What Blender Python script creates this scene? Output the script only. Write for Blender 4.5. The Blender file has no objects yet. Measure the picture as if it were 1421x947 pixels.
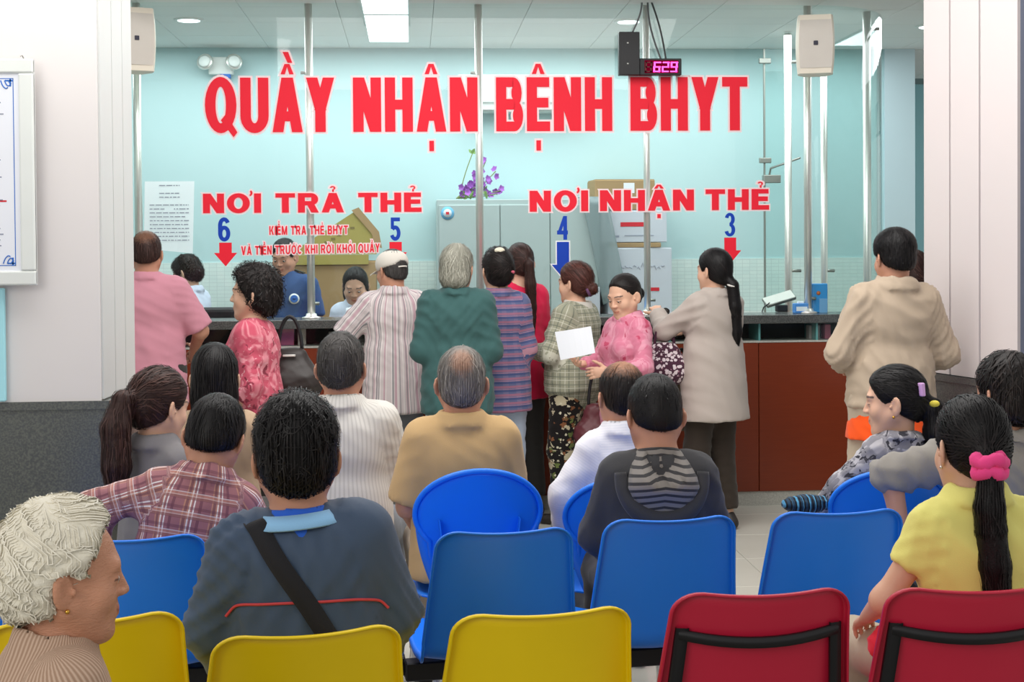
import bpy, bmesh, math, random, unicodedata
import numpy as np
from mathutils import Vector, Matrix, kdtree

# ------------------------------------------------------------------ camera, world, lights, exposure
F, CX, PPY = 1974.0, 710.5, 388.5          # focal length (px), principal point of the 1421x947 frame
CAM = Vector((0, 0, 1.6))
YAW, PITCH, ROLL = math.radians(4.0), math.radians(1.2), math.radians(0.43)
fw = Vector((math.sin(YAW)*math.cos(PITCH), math.cos(YAW)*math.cos(PITCH), -math.sin(PITCH)))
rt0 = Vector((math.cos(YAW), -math.sin(YAW), 0)); up0 = rt0.cross(fw)
rt = rt0*math.cos(ROLL) - up0*math.sin(ROLL)
up = up0*math.cos(ROLL) + rt0*math.sin(ROLL)
SC = bpy.context.scene
COL = SC.collection
cam = bpy.data.cameras.new('camera'); cam.sensor_width = 36; cam.lens = 36*F/1421
cam.shift_y = -(473.5-PPY)/1421; cam.clip_end = 100
camo = bpy.data.objects.new('camera', cam); COL.objects.link(camo)
camo.matrix_world = Matrix(((rt.x, up.x, -fw.x, CAM.x), (rt.y, up.y, -fw.y, CAM.y), (rt.z, up.z, -fw.z, CAM.z), (0, 0, 0, 1)))
SC.camera = camo
W = bpy.data.worlds.new('world'); SC.world = W; W.use_nodes = True
W.node_tree.nodes['Background'].inputs[0].default_value = (1.0, 0.985, 0.96, 1)
W.node_tree.nodes['Background'].inputs[1].default_value = 0.63
def area(name, loc, rot, sx, sy, power, col=(1, 1, 1)):
    l = bpy.data.lights.new(name, 'AREA'); l.shape = 'RECTANGLE'; l.size = sx; l.size_y = sy; l.energy = power; l.color = col
    o = bpy.data.objects.new(name, l); o.location = loc; o.rotation_euler = rot; COL.objects.link(o); return o
area('hall_daylight', (-3.2, -1.5, 3.6), (math.radians(52), 0, math.radians(-38)), 3.0, 2.2, 95, (1, .97, .92))   # tall open front of the hall
area('hall_fill_light', (0.1, 5.4, 3.6), (math.radians(22), 0, 0), 4.4, 2.6, 155, (1, .98, .95))  # added unseen fill, tilted forward to brighten the lettering and the queue
area('office_lamps', (0.5, 9.75, 3.1), (0, 0, 0), 6.2, 1.3, 104, (.93, .985, 1))
SC.view_settings.view_transform = 'Standard'; SC.view_settings.look = 'None'
SC.view_settings.gamma = 1; SC.view_settings.use_curve_mapping = False
SC.view_settings.exposure = 0.0
SC.cycles.max_bounces = 8; SC.cycles.transparent_max_bounces = 16
random.seed(7); RNG = np.random.default_rng(7)

# ------------------------------------------------------------------ pixel -> point helpers
def ray(px, py):
    return fw + rt*((px-CX)/F) + up*((PPY-py)/F)
def at(px, py, depth):                      # point seen at a pixel, at a distance along the optical axis
    return CAM + ray(px, py)*depth
def on_y(px, py, y):                        # point seen at a pixel on the room plane y
    r = ray(px, py); return CAM + r*((y-CAM.y)/r.y)
def on_z(px, py, z):
    r = ray(px, py); return CAM + r*((z-CAM.z)/r.z)
def z_at(py, depth, px=710):
    return at(px, py, depth).z

# ------------------------------------------------------------------ object helpers
def tag(o, label=None, cat=None, group=None, kind=None):
    if label: o['label'] = label
    if cat: o['category'] = cat
    if group: o['group'] = group
    if kind: o['kind'] = kind
    return o
def empty(name, loc=(0, 0, 0), rz=0, parent=None):
    o = bpy.data.objects.new(name, None); COL.objects.link(o); o.location = loc; o.rotation_euler = (0, 0, rz)
    o.empty_display_size = .1
    if parent: o.parent = parent
    return o
def thing(name, label, cat, loc=(0, 0, 0), rz=0, group=None):
    return tag(empty(name, loc, rz), label, cat, group)
def link(name, me, m=None, parent=None, loc=None, rot=None):
    o = bpy.data.objects.new(name, me); COL.objects.link(o)
    if m is not None and not me.materials:
        for x in (m if isinstance(m, (list, tuple)) else [m]): me.materials.append(x)
    if parent: o.parent = parent
    if loc is not None: o.location = loc
    if rot is not None: o.rotation_euler = rot
    return o
class MB:                                   # collects simple solids into one mesh
    def __init__(s): s.bm = bmesh.new(); s.mi = 0
    def _fin(s, faces):
        for f in faces: f.material_index = s.mi
    def box(s, lo, hi, bevel=0, seg=2, M4=None):
        r = bmesh.ops.create_cube(s.bm, size=1); vs = r['verts']
        for v in vs:
            v.co = Vector([lo[i]+(v.co[i]+.5)*(hi[i]-lo[i]) for i in range(3)])
        if bevel:
            es = list({e for v in vs for e in v.link_edges})
            rr = bmesh.ops.bevel(s.bm, geom=es, offset=bevel, segments=seg, affect='EDGES', profile=.5)
            vs = list({v for f in rr['faces'] for v in f.verts} | {v for v in vs if v.is_valid})
        if M4 is not None:
            bmesh.ops.transform(s.bm, matrix=M4, verts=vs)
        s._fin({f for v in vs for f in v.link_faces}); return s
    def tube(s, pts, r, n=10, cap=True):
        pts = [Vector(p) for p in pts]; rs = r if isinstance(r, (list, tuple)) else [r]*len(pts); rings = []
        ref = None
        for i, p in enumerate(pts):
            d = (pts[min(i+1, len(pts)-1)]-pts[max(i-1, 0)]).normalized()
            if ref is None or abs(ref.dot(d)) > .95: ref = Vector((0, 0, 1)) if abs(d.z) < .9 else Vector((1, 0, 0))
            u = d.cross(ref).normalized(); w = u.cross(d); ref = w
            rings.append([s.bm.verts.new(p+(u*math.cos(a)+w*math.sin(a))*rs[i]) for a in [2*math.pi*k/n for k in range(n)]])
        fs = []
        for a, b in zip(rings, rings[1:]):
            for k in range(n):
                fs.append(s.bm.faces.new((a[k], a[(k+1) % n], b[(k+1) % n], b[k])))
        if cap:
            fs.append(s.bm.faces.new(rings[0][::-1])); fs.append(s.bm.faces.new(rings[-1]))
        for f in fs: f.smooth = n > 6
        s._fin(fs); return s
    def lathe(s, prof, n=24, c=(0, 0, 0)):
        rings = [[s.bm.verts.new((c[0]+r*math.cos(2*math.pi*k/n), c[1]+r*math.sin(2*math.pi*k/n), c[2]+z)) for k in range(n)] for r, z in prof]
        fs = []
        for a, b in zip(rings, rings[1:]):
            for k in range(n): fs.append(s.bm.faces.new((a[k], a[(k+1) % n], b[(k+1) % n], b[k])))
        fs.append(s.bm.faces.new(rings[0][::-1])); fs.append(s.bm.faces.new(rings[-1]))
        for f in fs: f.smooth = True
        s._fin(fs); return s
    def poly(s, pts):
        f = s.bm.faces.new([s.bm.verts.new(p) for p in pts]); s._fin([f]); return s
    def grid(s, P, smooth=True, closed=False):  # P: rows of points
        V = [[s.bm.verts.new(p) for p in row] for row in P]; fs = []
        for a, b in zip(V, V[1:]):
            for k in range(len(a)-(0 if closed else 1)):
                fs.append(s.bm.faces.new((a[k], a[(k+1) % len(a)], b[(k+1) % len(a)], b[k])))
        for f in fs: f.smooth = smooth
        s._fin(fs); return s
    def prism(s, pts, y0, y1):              # polygon in x,z extruded along y
        a = [s.bm.verts.new((p[0], y0, p[1])) for p in pts]; b = [s.bm.verts.new((p[0], y1, p[1])) for p in pts]
        fs = [s.bm.faces.new(a), s.bm.faces.new(b[::-1])]
        n = len(pts)
        for k in range(n): fs.append(s.bm.faces.new((a[k], b[k], b[(k+1) % n], a[(k+1) % n])))
        s._fin(fs); return s
    def mesh(s, name):
        bmesh.ops.recalc_face_normals(s.bm, faces=s.bm.faces)
        me = bpy.data.meshes.new(name); s.bm.to_mesh(me); s.bm.free(); return me
    def build(s, name, m, parent=None, loc=None, rot=None):
        return link(name, s.mesh(name), m, parent, loc, rot)

# ------------------------------------------------------------------ materials
def lin(h):
    if not isinstance(h, str): return tuple(h)
    h = h.lstrip('#'); c = [int(h[i:i+2], 16)/255 for i in (0, 2, 4)]
    return tuple(x/12.92 if x <= .04045 else ((x+.055)/1.055)**2.4 for x in c)
class NT:
    def __init__(s, name):
        s.m = bpy.data.materials.new(name); s.m.use_nodes = True; s.t = s.m.node_tree
        s.b = s.t.nodes['Principled BSDF']; s.out = s.t.nodes['Material Output']
    def n(s, typ, **kw):
        x = s.t.nodes.new(typ)
        for k, v in kw.items(): setattr(x, k, v)
        return x
    def set(s, sock, v):
        if isinstance(v, bpy.types.NodeSocket): s.t.links.new(v, sock)
        elif isinstance(v, tuple) and len(v) == 3 and sock.type == 'RGBA': sock.default_value = (*v, 1)
        else: sock.default_value = v
    def math(s, op, a, b=0, c=None, clamp=False):
        x = s.n('ShaderNodeMath', operation=op, use_clamp=clamp); s.set(x.inputs[0], a); s.set(x.inputs[1], b)
        if c is not None: s.set(x.inputs[2], c)
        return x.outputs[0]
    def mix(s, f, a, b, blend='MIX'):
        x = s.n('ShaderNodeMix', data_type='RGBA', blend_type=blend); s.set(x.inputs[0], f); s.set(x.inputs[6], a); s.set(x.inputs[7], b); return x.outputs[2]
    def attr(s, name):
        x = s.n('ShaderNodeAttribute', attribute_name=name); return x
    def obj(s): return s.n('ShaderNodeTexCoord').outputs['Object']
    def noise(s, scale, vec=None, detail=3, rough=.5, dist=0):
        x = s.n('ShaderNodeTexNoise'); x.inputs['Scale'].default_value = scale; x.inputs['Detail'].default_value = detail
        x.inputs['Roughness'].default_value = rough; x.inputs['Distortion'].default_value = dist
        s.t.links.new(vec if vec is not None else s.obj(), x.inputs['Vector']); return x.outputs['Fac']
    def map(s, vec, scale=(1, 1, 1)):
        x = s.n('ShaderNodeMapping'); x.inputs['Scale'].default_value = scale; s.t.links.new(vec, x.inputs['Vector']); return x.outputs[0]
    def ramp(s, f, a, b):                   # smooth 0..1 between a and b
        x = s.n('ShaderNodeMapRange', interpolation_type='SMOOTHSTEP'); s.set(x.inputs[0], f); x.inputs[1].default_value = a; x.inputs[2].default_value = b; return x.outputs[0]
    def pulse(s, u, period, width, off=0):  # 1 inside a stripe
        q = s.math('FRACT', s.math('ADD', s.math('DIVIDE', u, period), off)); return s.math('LESS_THAN', q, width)
    def bump(s, h, strength=.3, dist=.01):
        x = s.n('ShaderNodeBump'); x.inputs['Strength'].default_value = strength; x.inputs['Distance'].default_value = dist
        s.set(x.inputs['Height'], h); s.t.links.new(x.outputs[0], s.b.inputs['Normal'])
    def fin(s, col, rough=.6, spec=.3, metal=0, **kw):
        s.set(s.b.inputs['Base Color'], col); s.set(s.b.inputs['Roughness'], rough); s.b.inputs['Specular IOR Level'].default_value = spec
        s.b.inputs['Metallic'].default_value = metal
        for k, v in kw.items(): s.set(s.b.inputs[k], v)
        return s.m
def plain(name, col, rough=.5, spec=.4, metal=0, var=.06, vs=6, bump=0, bs=80):
    t = NT(name); c = lin(col)
    k = t.noise(vs)
    cc = t.mix(t.math('MULTIPLY', k, 1), tuple(x*(1-var) for x in c), tuple(min(1, x*(1+var)) for x in c))
    if bump: t.bump(t.noise(bs), bump, .004)
    return t.fin(cc, rough, spec, metal)
def emit(name, col, st):
    t = NT(name); return t.fin(lin(col), .5, 0, 0, **{'Emission Color': (*lin(col), 1), 'Emission Strength': st})
def glass_mat(name, tint, refl=.02):
    t = NT(name); n = t.t.nodes; n.remove(t.b)
    tr = t.n('ShaderNodeBsdfTransparent'); tr.inputs[0].default_value = (*tint, 1)
    gl = t.n('ShaderNodeBsdfGlossy'); gl.inputs['Roughness'].default_value = .02
    lw = t.n('ShaderNodeLayerWeight'); lw.inputs[0].default_value = .5
    fr = t.math('ADD', t.math('MULTIPLY', t.math('POWER', lw.outputs['Facing'], 5), .9), refl)
    mx = t.n('ShaderNodeMixShader'); t.t.links.new(fr, mx.inputs[0]); t.t.links.new(tr.outputs[0], mx.inputs[1]); t.t.links.new(gl.outputs[0], mx.inputs[2])
    t.t.links.new(mx.outputs[0], t.out.inputs[0]); return t.m
MT = {}
MT['white_paint'] = plain('white_paint', '#dfdad8', .55, .3, var=.02, vs=3)
MT['white_panel'] = plain('white_panel', '#d9cfce', .4, .4, var=.015, vs=3)
MT['grey_white'] = plain('grey_white_paint', '#cfd1cf', .5, .3, var=.03, vs=3)
MT['groove'] = plain('groove_shadow_gap', '#737889', .8, .1)
MT['steel'] = plain('brushed_stainless', '#efece6', .32, .5, .75, var=.04)
MT['steel_dull'] = plain('dull_steel', '#9a9a94', .4, .5, .8)
MT['black_metal'] = plain('black_painted_metal', '#17171a', .42, .4)
MT['black_plastic'] = plain('black_plastic', '#1b1b1e', .5, .4)
MT['cream_plastic'] = plain('cream_plastic', '#f0e7d6', .5, .4)
MT['mesh_grey'] = plain('speaker_grille', '#dcd5cc', .7, .2, bump=.5, bs=900)
MT['white_plastic'] = plain('white_plastic', '#dfe3df', .45, .4)
MT['paper'] = plain('white_paper', '#e9ecf3', .8, .1, var=.02)
MT['red_vinyl'] = plain('red_vinyl', '#f0283b', .6, .2, var=.02)
MT['pink_edge'] = plain('pale_pink_vinyl_edge', '#f6dfe2', .6, .2, var=.02)
MT['blue_vinyl'] = plain('blue_vinyl', '#1a44b4', .6, .2, var=.02)
MT['white_vinyl'] = plain('white_vinyl', '#eef2f4', .6, .2, var=.02)
MT['ink_grey'] = plain('grey_ink', '#9a9fae', .8, .1)
MT['ink_dark'] = plain('dark_ink', '#4a4a55', .8, .1)
MT['ink_blue'] = plain('blue_ink', '#3a72c4', .7, .2)
MT['ink_red'] = plain('red_ink', '#d02a38', .7, .2)
MT['card'] = plain('brown_cardboard', '#a98c66', .8, .1, var=.08)
MT['card_olive'] = plain('olive_cardboard', '#a89a58', .8, .1, var=.08)
MT['card_white'] = plain('white_cardboard', '#c9cdd6', .75, .15, var=.03)
MT['tape'] = plain('brown_tape', '#b59a72', .5, .3)
MT['cabinet'] = plain('grey_enamel', '#aebcbb', .45, .4, var=.03)
MT['glass'] = glass_mat('pane_glass', (.955, .99, .985))
MT['glass_green'] = glass_mat('thick_green_glass', (.935, .985, .98))
MT['glass_edge'] = plain('green_glass_edge', '#5f9a98', .2, .5)
t = NT('thin_paper'); d_ = t.n('ShaderNodeBsdfTranslucent'); d_.inputs[0].default_value = (.95, .96, .98, 1); mx_ = t.n('ShaderNodeMixShader'); mx_.inputs[0].default_value = .45; t.fin((.9, .91, .94), .8, .1); t.t.links.new(t.b.outputs[0], mx_.inputs[1]); t.t.links.new(d_.outputs[0], mx_.inputs[2]); t.t.links.new(mx_.outputs[0], t.out.inputs[0]); MT['thin_paper'] = t.m
def stone(name, a, b, rough=.18):
    t = NT(name); v = t.n('ShaderNodeTexVoronoi'); v.inputs['Scale'].default_value = 110; t.t.links.new(t.obj(), v.inputs['Vector'])
    k = t.ramp(t.noise(140, detail=4), .35, .7); c = t.mix(k, lin(a), lin(b)); c = t.mix(t.math('MULTIPLY', t.noise(2.2), .5), c, lin(b))
    return t.fin(c, rough, .5)
MT['granite'] = stone('dark_granite', '#37383a', '#5d5f5c', .22)
MT['granite_dado'] = stone('grey_green_granite', '#45474a', '#63665f', .2)
MT['granite_pale'] = stone('pale_granite', '#a3a39c', '#bcbcb4', .25)
t = NT('mahogany_veneer'); g = t.noise(9, t.map(t.obj(), (.6, 1, 9)), 5, .6, .5)
g2 = t.noise(60, t.map(t.obj(), (.35, 1, 12)), 3)
MT['wood'] = t.fin(t.mix(g2, t.mix(g, lin('#652313'), lin('#873a1e')), lin('#793119')), .32, .4)
t = NT('aqua_wall_paint'); MT['aqua'] = t.fin(t.mix(t.noise(1.1), lin('#b3d0d2'), lin('#bfd8d9')), .6, .2)
t = NT('teal_light_and_pipe'); MT['teal'] = t.fin(t.mix(t.noise(1.1), lin('#9fdfea'), lin('#b5e8f0')), .6, .2)  # blue light of the passage put into the wall colour; pipe shares it
t = NT('small_white_wall_tiles'); br = t.n('ShaderNodeTexBrick')
br.offset = 0; br.inputs['Scale'].default_value = 1; br.inputs['Brick Width'].default_value = .056; br.inputs['Row Height'].default_value = .028
br.inputs['Mortar Size'].default_value = .0016; br.inputs['Color1'].default_value = (*lin('#d3e2de'), 1); br.inputs['Color2'].default_value = (*lin('#dce8e3'), 1); br.inputs['Mortar'].default_value = (*lin('#c3d1ce'), 1)
mp = t.n('ShaderNodeMapping'); mp.inputs['Rotation'].default_value = (math.pi/2, 0, 0); t.t.links.new(t.obj(), mp.inputs[0])
cx = t.n('ShaderNodeCombineXYZ'); sp = t.n('ShaderNodeSeparateXYZ'); t.t.links.new(t.obj(), sp.inputs[0]); t.t.links.new(sp.outputs[0], cx.inputs[0]); t.t.links.new(sp.outputs[2], cx.inputs[1]); t.t.links.new(cx.outputs[0], br.inputs['Vector'])
t.bump(br.outputs['Fac'], -.25, .003); MT['wall_tile'] = t.fin(br.outputs['Color'], .25, .5)
t = NT('floor_tile_glaze'); MT['floor_tile'] = t.fin(t.mix(t.noise(3, detail=5), lin('#c6c4b8'), lin('#d2d0c6')), .2, .5)
MT['grout'] = plain('grout', '#8d8c84', .9, .1)
MT['ceil_panel'] = plain('ceiling_panel', '#e9ecea', .8, .1, var=.02, vs=2, bump=.03, bs=160)
MT['ceil_grid'] = plain('ceiling_joint', '#8f9a9a', .8, .1)
MT['lamp'] = emit('lamp_diffuser', '#f4fbff', 2.6)
MT['led_seg'] = emit('led_segment_lit', '#ff5fd0', 1.5)
MT['led_glow'] = emit('led_window_red', '#6a0020', .12)
MT['led_off'] = plain('led_segment_off', '#5a1418', .5, .3)
def plastic(name, col):
    t = NT(name); c = lin(col)
    t.bump(t.noise(260, detail=2), .06, .002)
    return t.fin(t.mix(t.noise(5), tuple(x*.94 for x in c), tuple(min(1, x*1.05) for x in c)), .36, .45)
MT['blue_shell'] = plastic('blue_moulded_plastic', '#1a7cf2')
MT['yellow_shell'] = plastic('yellow_moulded_plastic', '#f2d008')
MT['red_shell'] = plastic('red_moulded_plastic', '#bf1f3c')
# ------------------------------------------------------------------ the setting
YC = 8.67                                   # front face of the counter (room plane)
YG = 8.80                                   # glass screen above the counter
YB = 10.75                                  # back wall of the office
ZC = z_at(66, 10.9) if False else on_y(620, 66, YB).z
def structure(name, mb, m, parent=None):
    o = mb.build(name, m, parent)
    if parent is None: o['kind'] = 'structure'
    return o
fl = structure('floor', MB().box((-6, -.5, -.1), (7, 15, -.004)), MT['grout'])
tile_me = MB().box((-.298, -.298, -.02), (.298, .298, 0), .002, 1).mesh('floor_tile'); tile_me.materials.append(MT['floor_tile'])
for j in range(5, 15):
    for i in range(-4, 6):
        link('floor_tile', tile_me, None, fl, (i*.6+.2, j*.6+.3, 0))
for j in range(15, 19):
    for i in range(-5, 7):
        link('floor_tile', tile_me, None, fl, (i*.6+.2, j*.6+.3, 0))
XL, XE = -3.6, on_y(1268, 200, YB).x        # back wall ends at a passage on the right
wb = structure('wall_back', MB().box((XL, YB, 0), (XE, YB+.15, ZC+.05)), MT['aqua'])
zt = on_y(620, 362, YB).z
MB().box((XL, YB-.012, 0), (on_y(1222, 362, YB).x, YB, zt)).build('tiled_dado', MT['wall_tile'], wb)
MB().box((on_y(1226, 300, YB).x, YB-.03, 0), (XE, YB, ZC)).build('pier', plain('pale_blue_pier', '#c9dde4', .5, .3, var=.02), wb)
structure('wall_passage', MB().box((XE-.6, 13.2, 0), (6, 13.35, 3.4)), MT['teal'])  # far wall of the passage, its blue light painted in
structure('wall_left', MB().box((XL-.15, 7.0, 0), (XL, YB, ZC+.05)), MT['aqua'])
# ceiling: joints with panels proud of them
ce = structure('ceiling', MB().box((XL, YG-.66, ZC+.012), (6, 13.3, ZC+.12)), MT['ceil_grid'])
panel_me = MB().box((-.2985, -.2985, 0), (.2985, .2985, .02), .002, 1).mesh('ceiling_panel'); panel_me.materials.append(MT['ceil_panel'])
lampx = on_y(541, 55, YB).x
for j in range(6):
    for i in range(14):
        x, y = lampx+(i-6)*.6, YB-.3-j*.6
        
        if XL+.3 < x < 5.0 and y-.3 > YG-.7: link('ceiling_panel', panel_me, None, ce, (x, y, ZC-.006))
for j in range(3):
    for i in range(3): link('ceiling_panel', panel_me, None, ce, (XE+.32+i*.6, YB+.35+j*.6, ZC-.006))
# recessed fluorescent panel in the grid
for k, lab in enumerate(('bright rectangular fluorescent panel in the ceiling, the one ending nearest the aqua wall', 'bright rectangular fluorescent panel cut by the top edge of the photo')):
  rc = thing('ceiling_light', lab, 'light', (lampx, YB-.97-k*1.21, ZC-.014), 0, 'ceiling light panels')
  MB().box((-.14, -.58, 0), (.14, .58, .012)).build('diffuser', MT['lamp'], rc)
  MB().box((-.155, -.6, -.003), (-.14, .6, .02)).box((.14, -.6, -.003), (.155, .6, .02)).box((-.14, -.6, -.003), (.14, -.58, .02)).box((-.14, .58, -.003), (.14, .6, .02)).build('frame', MT['white_plastic'], rc)
for (px, py, lab) in ((262, 27, 'round recessed downlight in the ceiling above the left loudspeaker'), (872, 29, 'round recessed downlight in the ceiling above the number display'), (1290, 36, 'round recessed downlight half hidden by the right white pillar')):
    p = on_z(px, py, ZC-.006)
    d = thing('downlight', lab, 'light', (p.x, p.y, ZC-.012), 0, 'round ceiling downlights')
    MB().lathe([(.07, 0), (.075, -.004), (.095, -.004), (.1, .004), (.1, .01)], 24).build('trim_ring', MT['white_plastic'], d)
    MB().lathe([(.0, -.005), (.072, -.005), (.072, .002)], 24).build('lamp', MT['lamp'], d)
# ---- left pillar (white box column with granite dado)
dl = 5.2
pA = at(137, 300, dl); pB = at(182.5, 300, 5.72); zd = z_at(557, dl, 100)
def column(name, corners, zd, m_face, m_dado, h=3.6):
    c = [Vector((p[0], p[1])) for p in corners]
    ctr = sum(c, Vector((0, 0)))/len(c)
    def pr(off, z0, z1):
        mb = MB(); pts = [ctr+(p-ctr)*(1+off) for p in c]
        a = [mb.bm.verts.new((p.x, p.y, z0)) for p in pts]; b = [mb.bm.verts.new((p.x, p.y, z1)) for p in pts]
        mb.bm.faces.new(a[::-1]); mb.bm.faces.new(b)
        for k in range(len(a)): mb.bm.faces.new((a[k], a[(k+1) % len(a)], b[(k+1) % len(a)], b[k]))
        return mb
    o = structure(name, pr(0, 0, h), m_face)
    pr(.035, 0, zd-.03).build('granite_dado', m_dado, o)
    pr(.05, zd-.03, zd).build('granite_cap', m_dado, o)
    return o
back = Vector((pB.x-pA.x, pB.y-pA.y))
cl = column('wall_pillar_1', [(pA.x-1.3, pA.y-.03), (pA.x, pA.y), (pB.x, pB.y), (pB.x-1.3, pB.y-.03)], zd, MT['white_paint'], MT['granite_dado'])
# cladding strips on the pillar's return side
nrm = Vector((back.y, -back.x)).normalized()
for k, (a, b, m) in enumerate(((.02, .36, MT['grey_white']), (.375, .68, MT['grey_white']), (.695, .99, MT['grey_white']))):
    mb = MB(); q0 = Vector((pA.x, pA.y))+back*a; q1 = Vector((pA.x, pA.y))+back*b
    P = [(q0.x, q0.y), (q1.x, q1.y), (q1.x+nrm.x*.008, q1.y+nrm.y*.008), (q0.x+nrm.x*.008, q0.y+nrm.y*.008)]
    va = [mb.bm.verts.new((x, y, zd+.005)) for x, y in P]; vb = [mb.bm.verts.new((x, y, 3.6)) for x, y in P]
    mb.bm.faces.new(va); mb.bm.faces.new(vb[::-1])
    for i in range(4): mb.bm.faces.new((va[i], va[(i+1) % 4], vb[(i+1) % 4], vb[i]))
    mb.build('cladding_panel', m, cl)
# ---- right pillar
qA = at(1286, 300, 6.9); qB = at(1416, 300, 6.2); zdr = z_at(520, 6.75, 1320)
dv = Vector((qB.x-qA.x, qB.y-qA.y)); nr = Vector((dv.y, -dv.x)).normalized()
if nr.dot(Vector((-qA.x, -qA.y))) < 0: nr = -nr
pw = [(qA.x, qA.y), (qB.x, qB.y), (qB.x+1.0, qB.y-.12), (qA.x+1.0, qA.y+.5)]
cr = column('wall_pillar_2', pw, zdr, MT['groove'], MT['granite_dado'])
for a, b in ((0, .290), (.308, .612), (.630, 1.0)):
    mb = MB(); q0 = Vector((qA.x, qA.y))+dv*a; q1 = Vector((qA.x, qA.y))+dv*b
    P = [(q0.x, q0.y), (q1.x, q1.y), (q1.x+nr.x*.015, q1.y+nr.y*.015), (q0.x+nr.x*.015, q0.y+nr.y*.015)]
    va = [mb.bm.verts.new((x, y, zdr+.004)) for x, y in P]; vb = [mb.bm.verts.new((x, y, 3.6)) for x, y in P]
    mb.bm.faces.new(va); mb.bm.faces.new(vb[::-1])
    for i in range(4): mb.bm.faces.new((va[i], va[(i+1) % 4], vb[(i+1) % 4], vb[i]))
    mb.build('cladding_panel', MT['white_panel'], cr)
mb = MB(); mb.box((qB.x-.004, qB.y-.14, zdr), (qB.x+1.0, qB.y-.125, 3.6)); mb.build('end_panel', MT['grey_white'], cr)
# ---- framed notice on the left pillar
yfr = pA.y-.075
def fx(px, py): return on_y(px, py, yfr)
f1, f2 = fx(43, 81), fx(48, 396); fz1, fz0 = f1.z, f2.z; fxr = f1.x+.005; fxl = fxr-.62
nf = thing('framed_notice', 'white framed printed notice hanging on the left pillar', 'picture frame', (fxr, yfr, fz0))
H_ = fz1-fz0
MB().box((-.62, .012, 0), (0, .03, H_)).build('backing', MT['grey_white'], nf)
MB().box((-.60, .008, .02), (-.02, .012, H_-.02)).build('notice_sheet', MT['paper'], nf)
fw_ = .052
for lo, hi in (((-.62, 0, 0), (0, .024, fw_)), ((-.62, 0, H_-fw_), (0, .024, H_)), ((-fw_, 0, fw_), (0, .024, H_-fw_)), ((-.62, 0, fw_), (-.62+fw_, .024, H_-fw_))):
    MB().box(lo, hi, .006, 2).build('frame_bar', MT['white_plastic'], nf)
b = MB(); m_ = fw_+.018
b.box((-.62+m_, .0075, m_), (-m_, .0079, m_+.003)).box((-.62+m_, .0075, H_-m_-.003), (-m_, .0079, H_-m_)).box((-m_-.003, .0075, m_), (-m_, .0079, H_-m_)).box((-.62+m_, .0075, m_), (-.62+m_+.003, .0079, H_-m_))
for sz in (m_, H_-m_):
    s = 1 if sz == m_ else -1
    for r_ in (.012, .022, .032):
        b.tube([(-m_-r_+r_*math.sin(a)*.2-r_*.4*math.cos(a), .0076, sz+s*(.008+r_*.9*math.sin(a))) for a in [k*.3 for k in range(8)]], .0022, 5)
    b.box((-m_-.03, .0074, min(sz+s*.006, sz+s*.012)), (-m_, .0079, max(sz+s*.006, sz+s*.012)))
    b.box((-m_-.014, .0074, min(sz, sz+s*.03)), (-m_-.008, .0079, max(sz, sz+s*.03)))
b.build('blue_border', MT['ink_blue'], nf)
b = MB(); rr = random.Random(3)
for k in range(26):
    z = H_-.16-k*(H_-.28)/26
    if k in (3, 8, 16, 21): continue
    x1 = -m_-.035-rr.random()*.045
    x = x1
    while x > -.5:
        w = .012+rr.random()*.03; b.box((x-w, .0074, z), (x, .0079, z+.005)); x -= w+.008
b.build('printed_line', MT['ink_grey'], nf)['kind'] = 'stuff'
MB().box((-.36, .0074, H_-.13), (-m_-.075, .0079, H_-.105)).build('red_heading', MT['ink_red'], nf); MB().box((-.26, .0074, .30), (-m_-.03, .0079, .306)).build('red_line', MT['ink_red'], nf)
MB().tube([(-.03, .01, H_-.006), (-.035, -.004, H_+.01), (-.042, -.004, H_+.006)], .002, 6).build('hook', MT['steel_dull'], nf)
# slim blue pipe on the pillar under the frame
pp = on_y(2, 470, pA.y-.05)
tag(MB().box((pp.x-.02, -.012, zd+.005), (pp.x+.008, .012, fz0-.01), .004, 1).build('pipe', MT['teal'], None, (0, pp.y+.02, 0)), 'pale blue square pipe running down the left pillar below the frame', 'pipe')
# ------------------------------------------------------------------ counter
XC0, XC1 = -3.2, on_y(1226, 470, YC).x+.1
zT = on_y(800, 440, YC).z; zTb = on_y(800, 452, YC).z; zW = on_y(800, 479, YC).z; zP = .09
ct = thing('service_counter', 'long reception counter with mahogany front, glass slot and dark granite top', 'counter', (0, YC, 0))
MB().box((XC0, -.03, zTb), (XC1, .36, zT), .004, 2).build('granite_top', MT['granite'], ct)
n = 7; w_ = (XC1-XC0)/n
for i in range(n):
    MB().box((XC0+i*w_+.002, 0, zP), (XC0+(i+1)*w_-.002, .02, zW), .002, 1).build('wood_panel', MT['wood'], ct)
MB().box((XC0, .02, zP), (XC1, .05, zW-.005)).build('carcass', MT['wood'], ct)
MB().box((XC0, .012, 0), (XC1, .06, zP)).build('stone_plinth', MT['granite_pale'], ct)
MB().box((XC0, -.004, zW), (XC1, .30, zW+.012), .002, 1).build('lower_ledge', MT['granite_pale'], ct)
MB().box((XC0, .29, zW+.012), (XC1, .31, zTb)).build('slot_backboard', MT['black_plastic'], ct)
i = 0
for px in (330, 468, 640, 795, 930, 1055, 1135):
    x = on_y(px, 465, YC).x
    MB().box((x-.006, .02, zW+.012), (x+.006, .28, zTb)).build('slot_divider', MT['glass_edge'], ct); i += 1
MB().box((XC0, .03, zW+.012), (XC1, .036, zTb)).build('slot_glass', MT['glass'], ct)
XD1 = on_y(1080, 440, 9.1).x
MB().box((XC0, .36, .72), (XD1, .60, .76), .003, 1).build('staff_desk', MT['wood'], ct)
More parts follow.
